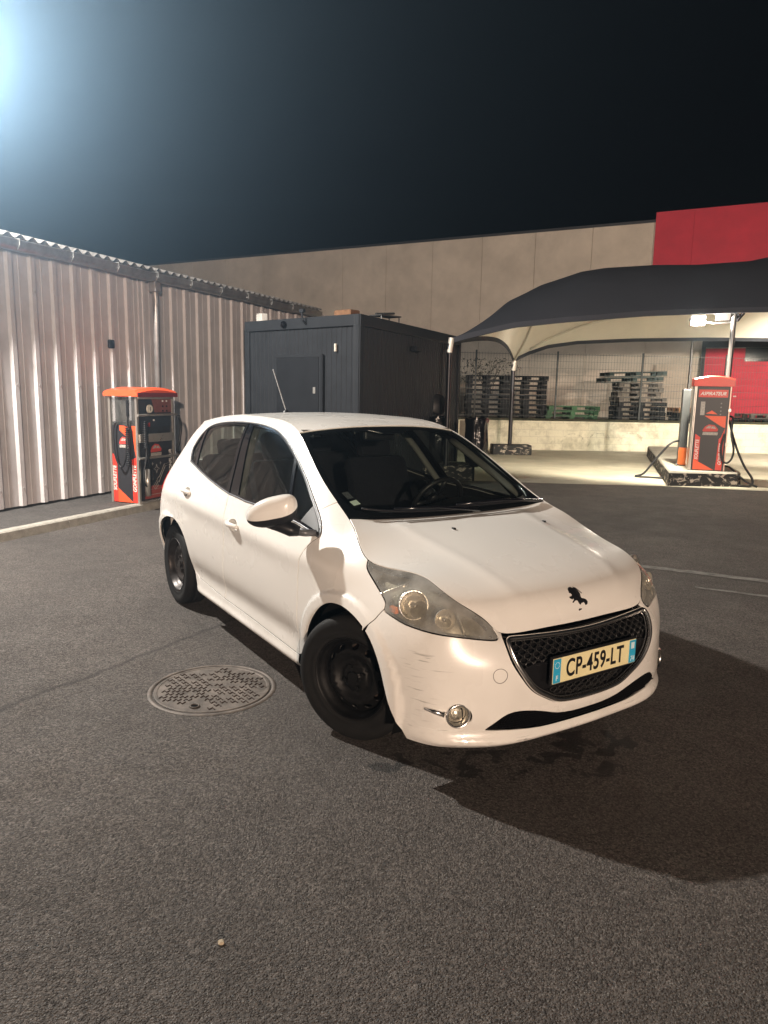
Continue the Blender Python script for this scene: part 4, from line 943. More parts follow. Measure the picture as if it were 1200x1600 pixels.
# faint worn parking lines
LINEM=mat('worn_line_paint',(.20,.19,.175),.75,var=.75,vscale=9)
for pts in ([(2.45,6.84),(2.93,6.60),(3.5,6.30),(3.95,6.05)],[(2.70,6.07),(2.95,5.94),(3.3,5.75),(3.6,5.58)]):
    L_=sm(pts,4);V=[];wd=.055 if pts[0][1]>6.2 else .025
    for i,(x,y) in enumerate(L_):
        q=(random.random()-.5)*.02;V+=[(x+.45*wd+q*.3,y+wd+q,.0045),(x-.45*wd,y-wd+q,.0045)]
    tag(rawobj('painted_line',V,[(2*i,2*i+1,2*i+3,2*i+2) for i in range(len(L_)-1)],LINEM),None,None,kind='structure')
# ---- manhole
mh=thing('manhole_cover','round rusty iron manhole cover with zigzag tread set in the asphalt beside the front wheel','manhole cover',(-.918,3.742,0),.1)
IRON=mat('cast_iron',(.125,.105,.09),.6,.3,.5,var=.7,vscale=9,bump=.002,bscale=160);RUST=mat('rusty_iron',(.042,.026,.018),.7,.2,.3,var=.5,vscale=30)
mb=MB();mb.lathe([(.318,.001),(.321,.006),(.336,.0065),(.343,.001)],72);mb.build('frame',IRON,mh,smooth=True)
mb=MB();mb.lathe([(.0001,.004),(.290,.004),(.294,.0065),(.306,.0065),(.311,.003)],72);mb.build('lid',IRON,mh)
mb=MB();rnd=random.Random(4)
for r_ in range(-7,8):
    for c_ in range(-5,6):
        x=c_*.054+(.027 if r_%2 else 0);y=r_*.038
        if math.hypot(x,y)>.272 or math.hypot(x+.06,y+.235)<.06 or rnd.random()<.16: continue
        if abs(x)<.018 and abs(y)<.1: continue
        f_=1 if (x>0)==(y>0) else -1;s=.019
        z=[(-s,-s*.55*f_),(-s*.4,s*.55*f_),(s*.3,-s*.55*f_),(s,s*.55*f_)]
        mb.tube([(x+a_,y+b_,.0048) for a_,b_ in z],.0042,5,up=(0,0,1))
mb.build('tread_pattern',RUST,mh)
mb=MB();mb.tube([(-.06+.022*math.cos(q),-.235+.022*math.sin(q),.008) for q in np.linspace(0,2*math.pi,20)[:-1]],.005,6,closed=True);mb.build('keyhole_ring',IRON,mh,smooth=True)
mb=MB();mb.lathe([(.001,.0075),(.017,.0075)],16,Matrix.Translation((-.06,-.235,0)));mb.build('keyhole',DARK,mh)
# loose stones
def stone(x,y,s,mt,label):
    bm=bmesh.new();bmesh.ops.create_icosphere(bm,subdivisions=2,radius=s)
    for v in bm.verts: v.co*=1+random.uniform(-.22,.22);v.co.z*=.7
    me=bpy.data.meshes.new('stone');bm.to_mesh(me);bm.free();me.materials.append(mt);o=bpy.data.objects.new('loose_stone',me);C.objects.link(o);o.location=(x,y,s*.5);tag(o,label,'stone')
stone(-.458,1.90,.0095,mat('pale_stone',(.45,.38,.28),.8,var=.3,vscale=90),'small pale stone lying alone on the asphalt in the foreground')
# ================================================================= PAVEMENT, KERB, SHED
W0=np.array([-4.648,8.627]);WD=np.array([.3720,.9282]);WN=np.array([.9282,-.3720]);PH=.10
def wp(a,n_,z=0.): q=W0+WD*a+WN*n_;return (q[0],q[1],z)
PAVE=ground_mat('pavement_asphalt',(.085,.078,.073),.8)
a0,a1=-14,13.2
rawobj('pavement',[wp(a0,0,PH),wp(a1,0,PH),wp(a1,.96,PH),wp(a0,.96,PH)],[(0,1,2,3)],PAVE)['kind']='structure'
KERB=mat('kerb_concrete',(.33,.31,.27),.8,var=.35,vscale=9,bump=.003,bscale=60)
mb=MB();k=a0
while k<a1:
    a,b=k+.003,k+.997;p=[(.962,0),(.962,PH+.004),(1.060,PH+.004),(1.078,PH-.012),(1.092,0)]
    V=[wp(a,x,z) for x,z in p]+[wp(b,x,z) for x,z in p];n_=len(p);mb.add(V,[tuple(range(n_)),tuple(range(n_,2*n_))[::-1]]+[(i,i+1,n_+i+1,n_+i) for i in range(n_-1)]);k+=1.
mb.build('kerb',KERB)['kind']='structure'
CLAD=mat('cladding_sheet',(.53,.51,.515),.42,0,.4,var=.16,vscale=2.5,bump=.0015,bscale=30)
EAVE=3.27
shed=thing('corrugated_shed','long grey corrugated metal shed with gutter and wavy roof edge behind the orange air station','shed',(*wp(0,0)[:2],0))
def L2(p): return (p[0]-W0[0],p[1]-W0[1],p[2])
mb=MB();per=.3345;prof=[];x=a0
off0=.335
kk=int((a0-off0)/per)
for k in range(kk,int((a1-off0)/per)+1):
    c_=off0+k*per;prof+=[(c_-.052,0),(c_-.030,.036),(c_+.030,.036),(c_+.052,0),(c_+.140,0),(c_+.146,.005),(c_+.158,.005),(c_+.164,0)]
V=[];F=[]
for a,nn in prof: V+=[L2(wp(a,nn,PH+.03)),L2(wp(a,nn,EAVE+.02))]
for i in range(len(prof)-1): F.append((2*i,2*i+2,2*i+3,2*i+1))
mb.add(V,F);mb.build('wall_cladding',CLAD,shed)
mb=MB()
p=[wp(a0,-.02,0),wp(a1,-.02,0),wp(a1,-6,0),wp(a0,-6,0)];
for zz in (0,): 
    V=[L2(q) for q in p]+[L2((q[0],q[1],EAVE+.0)) for q in p[:2]]+[L2((q[0],q[1],EAVE+.9)) for q in p[2:]]
    mb.add(V,[(0,1,5,4),(1,2,6,5),(2,3,7,6),(3,0,4,7)])
mb.build('wall_core',mat('shed_dark_core',(.03,.03,.03),.9),shed)
mb=MB()
for k in range(kk,int((a1-off0)/per)+1):
    for zz in (.35,1.62,2.75):
        q=L2(wp(off0+k*per,.036,zz));mb.cyl(q,(q[0]+WN[0]*.008,q[1]+WN[1]*.008,q[2]),.009,6)
o=mb.build('screw_heads',mat('screw_metal',(.5,.5,.5),.4,.8),shed);o['kind']='stuff'
# gutter (half round) with brackets, downpipe
GUT=mat('zinc_gutter',(.34,.32,.31),.35,.55,.5,var=.3,vscale=5)
mb=MB();V=[];F=[];NA=80;pr=[(.0,.045),(.005,-.02),(.03,-.07),(.075,-.088),(.12,-.07),(.145,-.02),(.150,.028),(.160,.034),(.150,.040)]
for i in range(NA+1):
    a=a0+(8.2-a0)*i/NA;dz=.006*math.sin(a*1.7)-.004*math.sin(a*3.1)
    for nn,z in pr: V.append(L2(wp(a,.045+nn,EAVE+z+dz-.01)))
np_=len(pr)
for i in range(NA):
    for j in range(np_-1): F.append((i*np_+j,(i+1)*np_+j,(i+1)*np_+j+1,i*np_+j+1))
mb.add(V,F);gu=mb.build('gutter',GUT,shed,smooth=True)
for i in range(26):
    a=a0+.4+i*.82
    if a>8: break
    mb=MB();mb.tube([L2(wp(a,.05,EAVE+.045)),L2(wp(a,.205,EAVE+.036)),L2(wp(a,.207,EAVE-.03)),L2(wp(a,.17,EAVE-.08))],.006,5);mb.build('gutter_bracket',mat('bracket_galv',(.6,.6,.58),.35,.7) if i==0 else bpy.data.materials['bracket_galv'],gu)
mb=MB();ad=2.84
mb.tube([L2(wp(ad-.02,.12,EAVE-.08)),L2(wp(ad-.02,.12,EAVE-.22)),L2(wp(ad+.0,.115,EAVE-.36)),L2(wp(ad,.11,EAVE-.5)),L2(wp(ad,.11,PH+.02))],[.05,.05,.047,.045,.045],14);mb.build('downpipe',GUT,shed,smooth=True)
mb=MB();mb.box(L2(wp(ad-.01,.115,EAVE-.17)),(.15,.13,.16),rz=math.atan2(WD[1],WD[0]),bev=.02);mb.build('hopper',GUT,shed)
# a bay seam strip beside the downpipe and a small vent
mb=MB();mb.box(L2(wp(2.62,.012,1.75)),(.10,.022,3.2),rz=math.atan2(WD[1],WD[0]));mb.build('joint_strip',CLAD,shed)
mb=MB();q=L2(wp(1.955,.036,2.21));mb.box(q,(.10,.05,.12),rz=math.atan2(WD[1],WD[0]),bev=.015);mb.build('wall_vent',BLK,shed)
# roof of wavy sheets
ROOF=mat('fibre_cement_roof',(.19,.18,.17),.9,var=.55,vscale=12,bump=.004,bscale=50)
mb=MB();V=[];F=[];n_=int((8.25-a0)/.03)
for i in range(n_+1):
    a=a0+.03*i;hw=.028*math.sin(2*math.pi*a/.177)
    for nn,z in ((.165,.075),(-1,.32),(-5.5,1.3)): V.append(L2(wp(a,nn,EAVE+z+hw)))
    V.append(L2(wp(a,.165,EAVE+.066+hw)));V.append(L2(wp(a,-1,EAVE+.31+hw)))
for i in range(n_):
    k=5*i;F+=[(k,k+1,k+6,k+5),(k+1,k+2,k+7,k+6),(k,k+5,k+8,k+3),(k+3,k+8,k+9,k+4)]
mb.add(V,F);mb.build('roof',ROOF,shed,smooth=True)
# ================================================================= CONTAINER CABIN
Bc=np.array([-.414,11.009]);Ac=np.array([-2.43,12.696]);Dc=np.array([1.507,15.223]);CHT=2.75
cab=thing('site_cabin','charcoal metal container cabin with grooved panels and a closed door, behind the car','cabin',(Bc[0],Bc[1],0))
CAB=mat('charcoal_paint',(.026,.029,.034),.62,0,.2,var=.2,vscale=3,bump=.001,bscale=25);CABD=mat('charcoal_paint_dark',(.018,.020,.024),.65,0,.2,var=.25,vscale=4)
Ec=Ac+(Dc-Bc)
def face(P,Q,name,door=False):
    d=(Q-P);L=np.linalg.norm(d);d=d/L;n=np.array([d[1],-d[0]])
    def q(a,nn,z): r=P+d*a+n*nn-Bc;return (r[0],r[1],z)
    mb=MB();V=[];F=[];pf=[(.10,0)];a=.14
    while a<L-.12: pf+=[(a,0),(a+.008,-.010),(a+.022,-.010),(a+.030,0)];a+=.105
    pf.append((L-.10,0))
    for a,nn in pf: V+=[q(a,nn-.02,.16),q(a,nn-.02,CHT-.17)]
    F=[(2*i,2*i+2,2*i+3,2*i+1) for i in range(len(pf)-1)];mb.add(V,F);mb.build(name,CAB,cab)
    mb=MB();rz=math.atan2(d[1],d[0])
    for zz,hh in ((CHT-.085,.17),(.10,.13)):
        mb=MB();mb.box(q(L/2,-.045,zz),(L-.002,.13,hh),rz=rz,bev=.01);mb.build('frame_rail',CAB,cab)
    for a in (.055,L-.055):
        mb=MB();mb.box(q(a,-.045,CHT/2),(.115,.127,CHT-.33),rz=rz,bev=.01);mb.build('corner_post',CAB,cab)
    return q,L,rz
q,L,rz=face(Ac,Bc,'front_panel')
q2,L2_,rz2=face(Bc,Dc,'side_panel');face(Dc,Ec,'rear_panel');face(Ec,Ac,'end_panel')
mb=MB();V=[(p[0]-Bc[0],p[1]-Bc[1],CHT-.01) for p in (Ac,Bc,Dc,Ec)];mb.add(V,[(0,1,2,3)]);mb.build('roof',CABD,cab)
mb=MB();mb.box(q(1.30,-.004,1.12),(.98,.05,2.03),rz=rz,bev=.008);dr=mb.build('door',CABD,cab)
mb=MB();mb.box(q(1.30,-.010,2.16),(1.10,.05,.05),rz=rz,bev=.006);
for a in (.78,1.82): mb.box(q(a,-.010,1.10),(.05,.05,2.07),rz=rz,bev=.006)
mb.build('frame',CAB,dr)
mb=MB();mb.cyl(q(1.72,.02,1.08),q(1.72,.07,1.08),.010,8);mb.cyl(q(1.72,.07,1.08),q(1.60,.075,1.08),.010,8);mb.build('handle',bpy.data.materials['bracket_galv'],dr)
mb=MB();mb.box(q(1.70,.024,1.62),(.05,.012,.10),rz=rz,bev=.004);mb.build('lock_plate',bpy.data.materials['bracket_galv'],dr)
mb=MB();mb.box(q(1.88,.02,1.25),(.045,.05,1.85),rz=rz,bev=.01);mb.build('lock_bar',CABD,cab)
mb=MB();mb.box(q(2.16,.02,2.27),(.035,.04,.12),rz=rz,bev=.008);mb.build('door_contact',mat('cream_plastic',(.6,.57,.5),.5),cab)
mb=MB();mb.lathe([(.055,0),(.055,.03),(.05,.055),(.03,.08),(.001,.088)],20,frame(q(1.0,.022,2.66),(1,0,0),(0,0,1)));mb.build('dome_camera',GLOSSBLK,cab,smooth=True)
mb=MB();mb.tube([q(1.52,.02,2.64),q(1.52,.10,2.70),q(1.52,.12,2.82)],.018,6);mb.box(q(1.52,.11,2.84),(.09,.06,.05),rz=rz,bev=.008);mb.build('bracket',CAB,cab)
mb=MB();mb.box(q2(2.1,.05,2.36),(.24,.12,.09),rz=rz2,bev=.02);mb.build('bulkhead_lamp',CABD,cab)
# things on its roof
def rbox(name,label,cat,c,d,rz,mt):
    mb=MB();mb.box((0,0,d[2]/2),d,bev=.012);mb.box((0,0,d[2]+.004),(d[0]*.9,d[1]*.9,.006));o=mb.build(name,mt);o.location=c;o.rotation_euler=(0,0,rz);tag(o,label,cat)
g=q(.25,-.16,0);rbox('junction_box','small white box standing on the left front corner of the charcoal cabin roof','box',(g[0]+Bc[0],g[1]+Bc[1],CHT),(.19,.12,.13),rz-.2,mat('white_box',(.6,.58,.54),.5,var=.2))
g=q(1.95,-.45,0);rbox('wooden_crate','orange brown wooden crate on the charcoal cabin roof above its door','crate',(g[0]+Bc[0],g[1]+Bc[1],CHT),(.36,.22,.12),rz,mat('crate_wood',(.20,.105,.055),.8,var=.4,vscale=14))
mb=MB();g=q2(2.0,-.5,0)
for dx,dy in ((-.22,-.12),(.22,-.12),(.22,.12),(-.22,.12)): mb.cyl((dx,dy,0),(dx,dy,.17),.012,6)
mb.box((0,0,.17),(.5,.3,.02));mb.cyl((-.24,0,.19),(.25,.03,.24),.02,8);o=mb.build('antenna_frame',mat('frame_metal',(.12,.12,.12),.4,.6));o.location=(g[0]+Bc[0],g[1]+Bc[1],CHT);o.rotation_euler=(0,0,.8);tag(o,'low dark metal frame lying on the rear part of the charcoal cabin roof','frame')
# ================================================================= WAREHOUSE
WH0=np.array([12.5,23.5]);wd=np.array([-1,.523]);wd/=np.linalg.norm(wd);wn=np.array([-wd[1],wd[0]])
if wn[1]>0: wn=-wn
def wq(a,nn,z): r=WH0+wd*a+wn*nn;return (r[0],r[1],z)
wh=thing('warehouse','large beige panel warehouse with a red painted section and dark roof edge','warehouse',(0,0,0))
BEI=mat('beige_wall_panel',(.66,.57,.48),.8,0,.3,var=.22,vscale=.7,bump=.002,bscale=30);REDP=mat('red_wall_panel',(.62,.045,.075),.6,0,.4,var=.18,vscale=1.2,bump=.002,bscale=30)
TOP=7.36
mb=MB()
a=-8.;k=0
seams=[]
while a<34:
    b=a+2.02;mb.box(((wq(a,0,0)[0]+wq(b,0,0)[0])/2+wn[0]*-.1,(wq(a,0,0)[1]+wq(b,0,0)[1])/2+wn[1]*-.1,TOP/2),(b-a-.012,.2,TOP),rz=math.atan2(wd[1],wd[0]));seams.append(b);a=b
mb.build('wall',BEI,wh)
mb=MB();p_,q_=wq(-8,-.13,0),wq(34,-.13,0);mb.box(((p_[0]+q_[0])/2,(p_[1]+q_[1])/2,TOP/2-.02),(42,.1,TOP-.05),rz=math.atan2(wd[1],wd[0]));mb.build('wall_joints',mat('joint_dark',(.22,.19,.17),.9),wh)
mb=MB();p_,q_=wq(-8,-.09,0),wq(34,-.09,0);mb.box(((p_[0]+q_[0])/2,(p_[1]+q_[1])/2,TOP+.04),(42,.22,.09),rz=math.atan2(wd[1],wd[0]));mb.build('roof_edge',mat('roof_edge_dark',(.04,.04,.045),.6),wh)
mb=MB();V=[wq(34,-.2,0),wq(34,-20,0),wq(-8,-20,0),wq(-8,-.2,0)];V=V+[(x,y,TOP) for x,y,z in V];mb.add(V,[(0,1,5,4),(1,2,6,5),(2,3,7,6),(4,5,6,7)]);mb.build('rear_volume',BEI,wh)
# red section: upper band and the lower part with a window
ra=4.08;rl=2.2
for nm,x0,x1,z0,z1 in (('red_cladding',-8,ra-1.19,4.1,TOP+.30),('red_cladding',ra-1.19,ra,4.1,TOP+.30),('red_cladding_lower',-8,rl,.3,3.22),):
    mb=MB();p_,q_=wq(x0,.03,0),wq(x1,.03,0);mb.box(((p_[0]+q_[0])/2,(p_[1]+q_[1])/2,(z0+z1)/2),(abs(x1-x0)-.006,.06,z1-z0),rz=math.atan2(wd[1],wd[0]));mb.build(nm,REDP,wh)
mb=MB();p_,q_=wq(-8,.05,0),wq(rl+.05,.05,0);mb.box(((p_[0]+q_[0])/2,(p_[1]+q_[1])/2,3.46),(abs(-8-rl),.12,.42),rz=math.atan2(wd[1],wd[0]));mb.box((wq(rl+.06,.05,0)[0],wq(rl+.06,.05,0)[1],1.9),(.12,.12,3.3),rz=math.atan2(wd[1],wd[0]));mb.build('dark_frame',mat('dark_frame_paint',(.03,.028,.032),.5),wh)
mb=MB();p_,q_=wq(-3.2,.07,0),wq(1.03,.07,0);mb.box(((p_[0]+q_[0])/2,(p_[1]+q_[1])/2,3.02),(4.2,.06,.44),rz=math.atan2(wd[1],wd[0]));mb.build('window',mat('dark_window',(.02,.022,.025),.12),wh)
# ================================================================= LOW WALL, TERRACE, FENCE
lw=np.array([11.5,21.72])-np.array([-2,21.22]);LWL=np.linalg.norm(lw);lwd=lw/LWL;lwn=np.array([lwd[1],-lwd[0]])
def lq(a,nn,z): r=np.array([-2,21.22])+lwd*a+lwn*nn;return (r[0],r[1],z)
LWM=None
def lowwall_mat():
    M=mat('painted_block_wall',(.60,.56,.44),.75,0,.3);n=M.node_tree;b=n.nodes['Principled BSDF'];tc=n.nodes.new('ShaderNodeTexCoord')
    br=n.nodes.new('ShaderNodeTexBrick');br.inputs['Scale'].default_value=1;br.inputs['Brick Width'].default_value=.5;br.inputs['Row Height'].default_value=.2;br.inputs['Mortar Size'].default_value=.006
    br.inputs['Color1'].default_value=(.76,.72,.58,1);br.inputs['Color2'].default_value=(.72,.68,.54,1);br.inputs['Mortar'].default_value=(.58,.54,.44,1)
    sx=n.nodes.new('ShaderNodeSeparateXYZ');n.links.new(tc.outputs['Object'],sx.inputs[0]);cx=n.nodes.new('ShaderNodeCombineXYZ');n.links.new(sx.outputs['X'],cx.inputs[0]);n.links.new(sx.outputs['Z'],cx.inputs[1]);n.links.new(cx.outputs[0],br.inputs['Vector'])
    no=n.nodes.new('ShaderNodeTexNoise');no.inputs['Scale'].default_value=1.6;no.inputs['Detail'].default_value=9;no.inputs['Roughness'].default_value=.7;n.links.new(tc.outputs['Object'],no.inputs['Vector'])
    r=n.nodes.new('ShaderNodeValToRGB');r.color_ramp.elements[0].position=.33;r.color_ramp.elements[1].position=.52;r.color_ramp.elements[0].color=(.40,.39,.36,1);r.color_ramp.elements[1].color=(1,1,1,1);n.links.new(no.outputs['Fac'],r.inputs[0])
    mx=n.nodes.new('ShaderNodeMix');mx.data_type='RGBA';mx.blend_type='MULTIPLY';mx.inputs[0].default_value=.75;n.links.new(br.outputs['Color'],mx.inputs[6]);n.links.new(r.outputs[0],mx.inputs[7]);n.links.new(mx.outputs[2],b.inputs['Base Color']);return M
lwt=thing('retaining_wall','low cream painted block retaining wall with grey stains below the mesh fence','wall',(0,0,0))
mb=MB()
c_=lq(LWL/2,-.12,.43);mb.box((c_[0],c_[1],.43),(LWL+9,.24,.86),rz=math.atan2(lwd[1],lwd[0]));mb.build('wall_face',lowwall_mat(),lwt)
mb=MB();mb.box((c_[0],c_[1]+.03,.895),(LWL+9,.34,.066),rz=math.atan2(lwd[1],lwd[0]),bev=.01);mb.build('coping',mat('mossy_coping',(.055,.055,.035),.95,var=.7,vscale=5,bump=.01,bscale=20),lwt)
mb=MB();pq=lq(4.28,.02,.43);mb.box((pq[0],pq[1]-.0,.42),(.19,.05,.84),rz=math.atan2(lwd[1],lwd[0]));mb.build('drain_channel',mat('drain_brown',(.17,.14,.11),.8,var=.3),lwt)
# old spray marks on the wall: loose arcs of dark paint
SPR=mat('faded_spray_paint',(.20,.19,.17),.8)
def wl(xw,z): # point on the wall face at world x
    a=(xw+2)/lwd[0];return lq(a,.008,z)
mb=MB()
for cx,cz,r,a_0,a_1,st in ((5.55,.31,.30,.25,2.7,0),(6.35,.33,.31,.35,2.8,1),(7.30,.30,.38,.5,2.5,0),(7.45,.35,.16,5.2,7.6,1)):
    for k in range(9):
        if (k+st)%4==3: continue
        aa=a_0+(a_1-a_0)*k/9;bb=a_0+(a_1-a_0)*(k+.72)/9
        mb.tube([wl(cx+r*math.cos(t_),cz+r*.62*math.sin(t_)) for t_ in np.linspace(aa,bb,4)],.012,4,flat=.3)
for x in (4.9,5.2,5.5,5.8,6.0,8.6,8.8,9.05):
    mb.tube([wl(x,.20+.1*math.sin(x*9)),wl(x+.05,.28+.1*math.sin(x*9))],.010,4,flat=.3)
mb.build('spray_marks',SPR,lwt)
TERR=ground_mat('terrace_ground',(.16,.15,.125),concrete=True)
quad('terrace',[(-30,21.0),(2,21.40),(11.5,21.86),(30,22.6),(30,40),(-30,60)],.86,TERR)
# fence
fn=thing('mesh_fence','tall grey welded mesh fence standing on the low retaining wall','fence',(0,0,0))
FM=mat('fence_wire',(.065,.07,.07),.5,.5);FP=mat('fence_post',(.05,.055,.055),.5,.4)
fx=[-2.6,.0,2.62,5.02,7.55,10.05,12.6,15.2]
for i,x in enumerate(fx):
    a=(x+2)/lwd[0];b0=lq(a,-.2,.9);mb=MB();mb.box((b0[0],b0[1],.9+.98),(.05,.05,2.0),bev=.006);mb.build('post',FP,fn)
    if i==len(fx)-1: break
    a2=(fx[i+1]+2)/lwd[0];mb=MB();n_=int((a2-a)/.083)
    def stick(p,q_,r):
        p=Vector(p);q_=Vector(q_);d=(q_-p);mid=(p+q_)/2
        if abs(d.z)>.5: mb.box(mid,(r*2,r*2,d.length))
        else: mb.box(mid,(d.length,r*2,r*2),rz=math.atan2(d.y,d.x))
    for k in range(1,n_): aa=a+(a2-a)*k/n_;stick(lq(aa,-.2,.96),lq(aa,-.2,2.83),.0026)
    for k in range(10): z=.99+k*.2;stick(lq(a+.03,-.2,z),lq(a2-.03,-.2,z),.003 if k not in (0,4,9) else .005)
    mb.build('mesh_panel',FM,fn)
# ================================================================= PALLETS
def pallet(name,label,loc,rz,mt,group=None,proto=None,d=(1.2,.8)):
    if proto: return dup(proto,loc,rz,label,group)
    t=thing(name,label,'pallet',loc,rz,group)
    L,Wd=d
    for k in range(5):
        mb=MB();mb.box((0,-Wd/2+.06+k*(Wd-.12)/4,.133),(L,.12,.022));mb.build('deck_board',mt,t)
    for k in range(3):
        mb=MB();y=-Wd/2+.05+k*(Wd-.1)/2
        for x in (-L/2+.075,0,L/2-.075): mb.box((x,y,.072),(.145,.095,.078))
        mb.box((0,y,.011),(L,.095,.022));mb.box((0,y,.1165),(L,.093,.011));mb.build('runner',mt,t)
    return t
PB=mat('black_plastic_pallet',(.0035,.0042,.0065),.6,0,.25,var=.3,vscale=5);PG=mat('green_pallet',(.035,.12,.045),.6,var=.35,vscale=8);PW=mat('grey_wood_pallet',(.16,.145,.13),.85,var=.45,vscale=8);PD=mat('dark_teal_pallet',(.022,.048,.046),.6,var=.3,vscale=8);PO=mat('fresh_wood_pallet',(.38,.21,.11),.8,var=.35,vscale=8)
TZ=.865
ORD=['lowest','second lowest','third lowest','fourth lowest','middle','fourth from the top','third from the top','second from the top','topmost']
pb=None
for k in range(9):
    for j,x in enumerate((3.05,4.28)):
        loc=(x+random.uniform(-.02,.02)-(.03 if j else 0),22.55+random.uniform(-.02,.02),TZ+k*.1455)
        if j==1 and k==8: loc=(x-.0,22.5,TZ+k*.1455)
        lab=ORD[k]+' black pallet in the '+('left' if j==0 else 'right')+' one of the two tidy dark stacks'
        pb=pallet('pallet',lab,loc,random.uniform(-.02,.02),PB,'black pallets in the tall stacks') if pb is None else pallet('pallet',lab,loc,random.uniform(-.02,.02),PB,'black pallets in the tall stacks',pb)
pg=None
for k in range(3):
    lb=['lowest','middle','topmost'][k]+' green pallet in the short green stack behind the mesh fence'
    loc=(5.55+.02*k,22.3-.02*k,TZ+k*.1455)
    pg=pallet('pallet',lb,loc,.02,PG,'green pallets',None,d=(1.55,.95)) if pg is None else pallet('pallet',lb,loc,.03*k,PG,'green pallets',pg)
# the crooked mixed stack
pz=TZ
mix=[('dark blue grey pallet at the very bottom of the crooked stack',PB,7.72,.0,.0),('dark pallet second from the bottom of the crooked stack',PB,7.72,.0,.02),('dark pallet third from the bottom of the crooked stack',PB,7.70,.0,-.02),('dark pallet fourth from the bottom of the crooked stack',PB,7.74,.0,.0),
 ('grey wooden pallet just above the dark lower pallets of the crooked stack',PW,7.72,0,.03),('weathered grey pallet fifth from the top of the crooked stack',PW,7.64,.0,-.05),('grey wooden pallet fourth from the top of the crooked stack',PW,7.70,0,.06),('grey wooden pallet third from the top of the crooked stack',PW,7.66,.0,-.03),('dark teal pallet second from the top of the crooked stack',PD,7.42,.0,.05),('dark teal pallet tilted on top of the crooked stack',PD,7.52,.05,.04)]
for i,(lb,mt,x,ty,rz_) in enumerate(mix):
    dd=(1.75,.9) if i>=8 else ((1.45,.9) if i<5 else (1.28,.85))
    t=pallet('pallet',lb,(x,22.5,pz),rz_,mt,'pallets in the crooked stack',None,d=dd)
    if ty: t.rotation_euler=(0,-ty*.45,rz_);t.location.z+=.02
    if i>=8:
        t.rotation_euler[1]=-.035
    pz+=.1455 if i!=7 else .16
for i,(lb,mt,x,z) in enumerate((('dark pallet under the fresh wooden pallet left of the red vacuum pillar',PB,9.55,0),('second dark pallet under the fresh wooden pallet',PB,9.5,1),('fresh orange wooden pallet on two dark pallets beside the red vacuum pillar',PO,9.5,2),
  ('dark pallet lying right of the red vacuum pillar in front of the red wall',PB,11.6,0),('upper dark pallet right of the red vacuum pillar',PW,11.65,1))):
    pallet('pallet',lb,(x,22.75,TZ+z*.1455),.04*i,mt,'loose pallets behind the fence',None)
# bush behind the black stack
def bush(loc,R_,n_,label):
    t=thing('bush',label,'bush',loc);mb=MB();rn=random.Random(5)
    for k in range(n_):
        a=rn.uniform(0,6.28);r=R_*rn.random()**.5;z=rn.uniform(0,1)**1.2;c=Vector((r*math.cos(a)*1.5,r*math.sin(a)*.6,z*.75+.05*rn.random()));s=rn.uniform(.03,.06);u=Vector((rn.uniform(-1,1),rn.uniform(-1,1),rn.uniform(-1,1))).normalized();v=u.orthogonal().normalized()
        mb.add([c-u*s,c+v*s*.45,c+u*s,c-v*s*.45],[(0,1,2,3)])
    mb.build('leaves',mat('bush_leaf',(.05,.045,.025),.7,var=.4,vscale=20),t)
    mb=MB()
    for k in range(9):
        a=k*.7;mb.tube([(0.02*k,0,-.4),(.3*math.cos(a),.1*math.sin(a),.2),(.6*math.cos(a),.25*math.sin(a),.75)],[.012,.008,.004],5)
    mb.build('stems',mat('bush_stem',(.06,.045,.03),.9),t)
bush((3.2,23.4,1.95),.7,420,'scraggly dark bush sticking up behind the tall black pallet stack')
# ================================================================= CANOPY
P1=np.array([1.13,13.4]);P2=np.array([3.38,19.7]);P4=np.array([6.32,13.62]);P3=np.array([8.14,19.8])
can=thing('wash_bay_canopy','large tensioned canopy, dark outside and white underneath, on slim steel posts','canopy',(0,0,0))
fx_=np.array([1.13,1.42,2.3,3.15,4.6,5.75,7.5,9.5,12.5]);fz_=np.array([2.56,2.66,2.88,2.99,3.14,3.20,3.30,3.34,3.36])
tx_=np.array([0,.10,.24,.42,.60,.80,1.0,1.3,1.7,2.4]);
def cz_front(u): return np.interp(u,[0,.03,.10,.18,.31,.45,.62,.80,1],[2.56,2.66,2.86,2.97,3.11,3.20,3.28,3.33,3.36])
def cz_back(u): return np.interp(u,[0,.035,.08,.15,.28,.45,.62,.8,1],[2.56,2.75,2.93,3.05,3.14,3.20,3.22,3.24,3.26])
def cz_mid(u): return np.interp(u,[0,.02,.05,.108,.18,.225,.32,.40,.5,.576,.7,.85,1],[2.84,3.25,3.66,3.96,4.25,4.34,4.42,4.44,4.54,4.74,5.02,5.25,5.35])
UE=11.4
def canp(u,v): # u 0..1 left to right, v 0 front .. 1 back
    # plan: front edge starts at P1, back edge at P2
    x0=P1[0]+u*UE;x1=P2[0]+u*UE*.98;y0=P1[1]+.22*u*2.2*.4;y1=P2[1]+.1*u
    x=x0+(x1-x0)*v;y=y0+(y1-y0)*v
    # scalloped outline
    sc=.22*math.sin(math.pi*v)*(1 if u<1 else 0);x+=sc*max(0,1-u*9)
    zf,zb,zm=cz_front(u),cz_back(u),cz_mid(u);f=1-abs(2*v-1)**1.75
    base=zf+(zb-zf)*v;return Vector((x,y,base+(zm-(zf+zb)/2)*f))
def canopy_sheet(off):
    V=[];F=[];nu,nv=110,36
    for i in range(nu+1):
        u=(i/nu)**1.35
        for j in range(nv+1): V.append(canp(u,j/nv)+Vector((0,0,off)))
    for i in range(nu):
        for j in range(nv): k=i*(nv+1)+j;F.append((k,k+nv+1,k+nv+2,k+1))
    return V,F
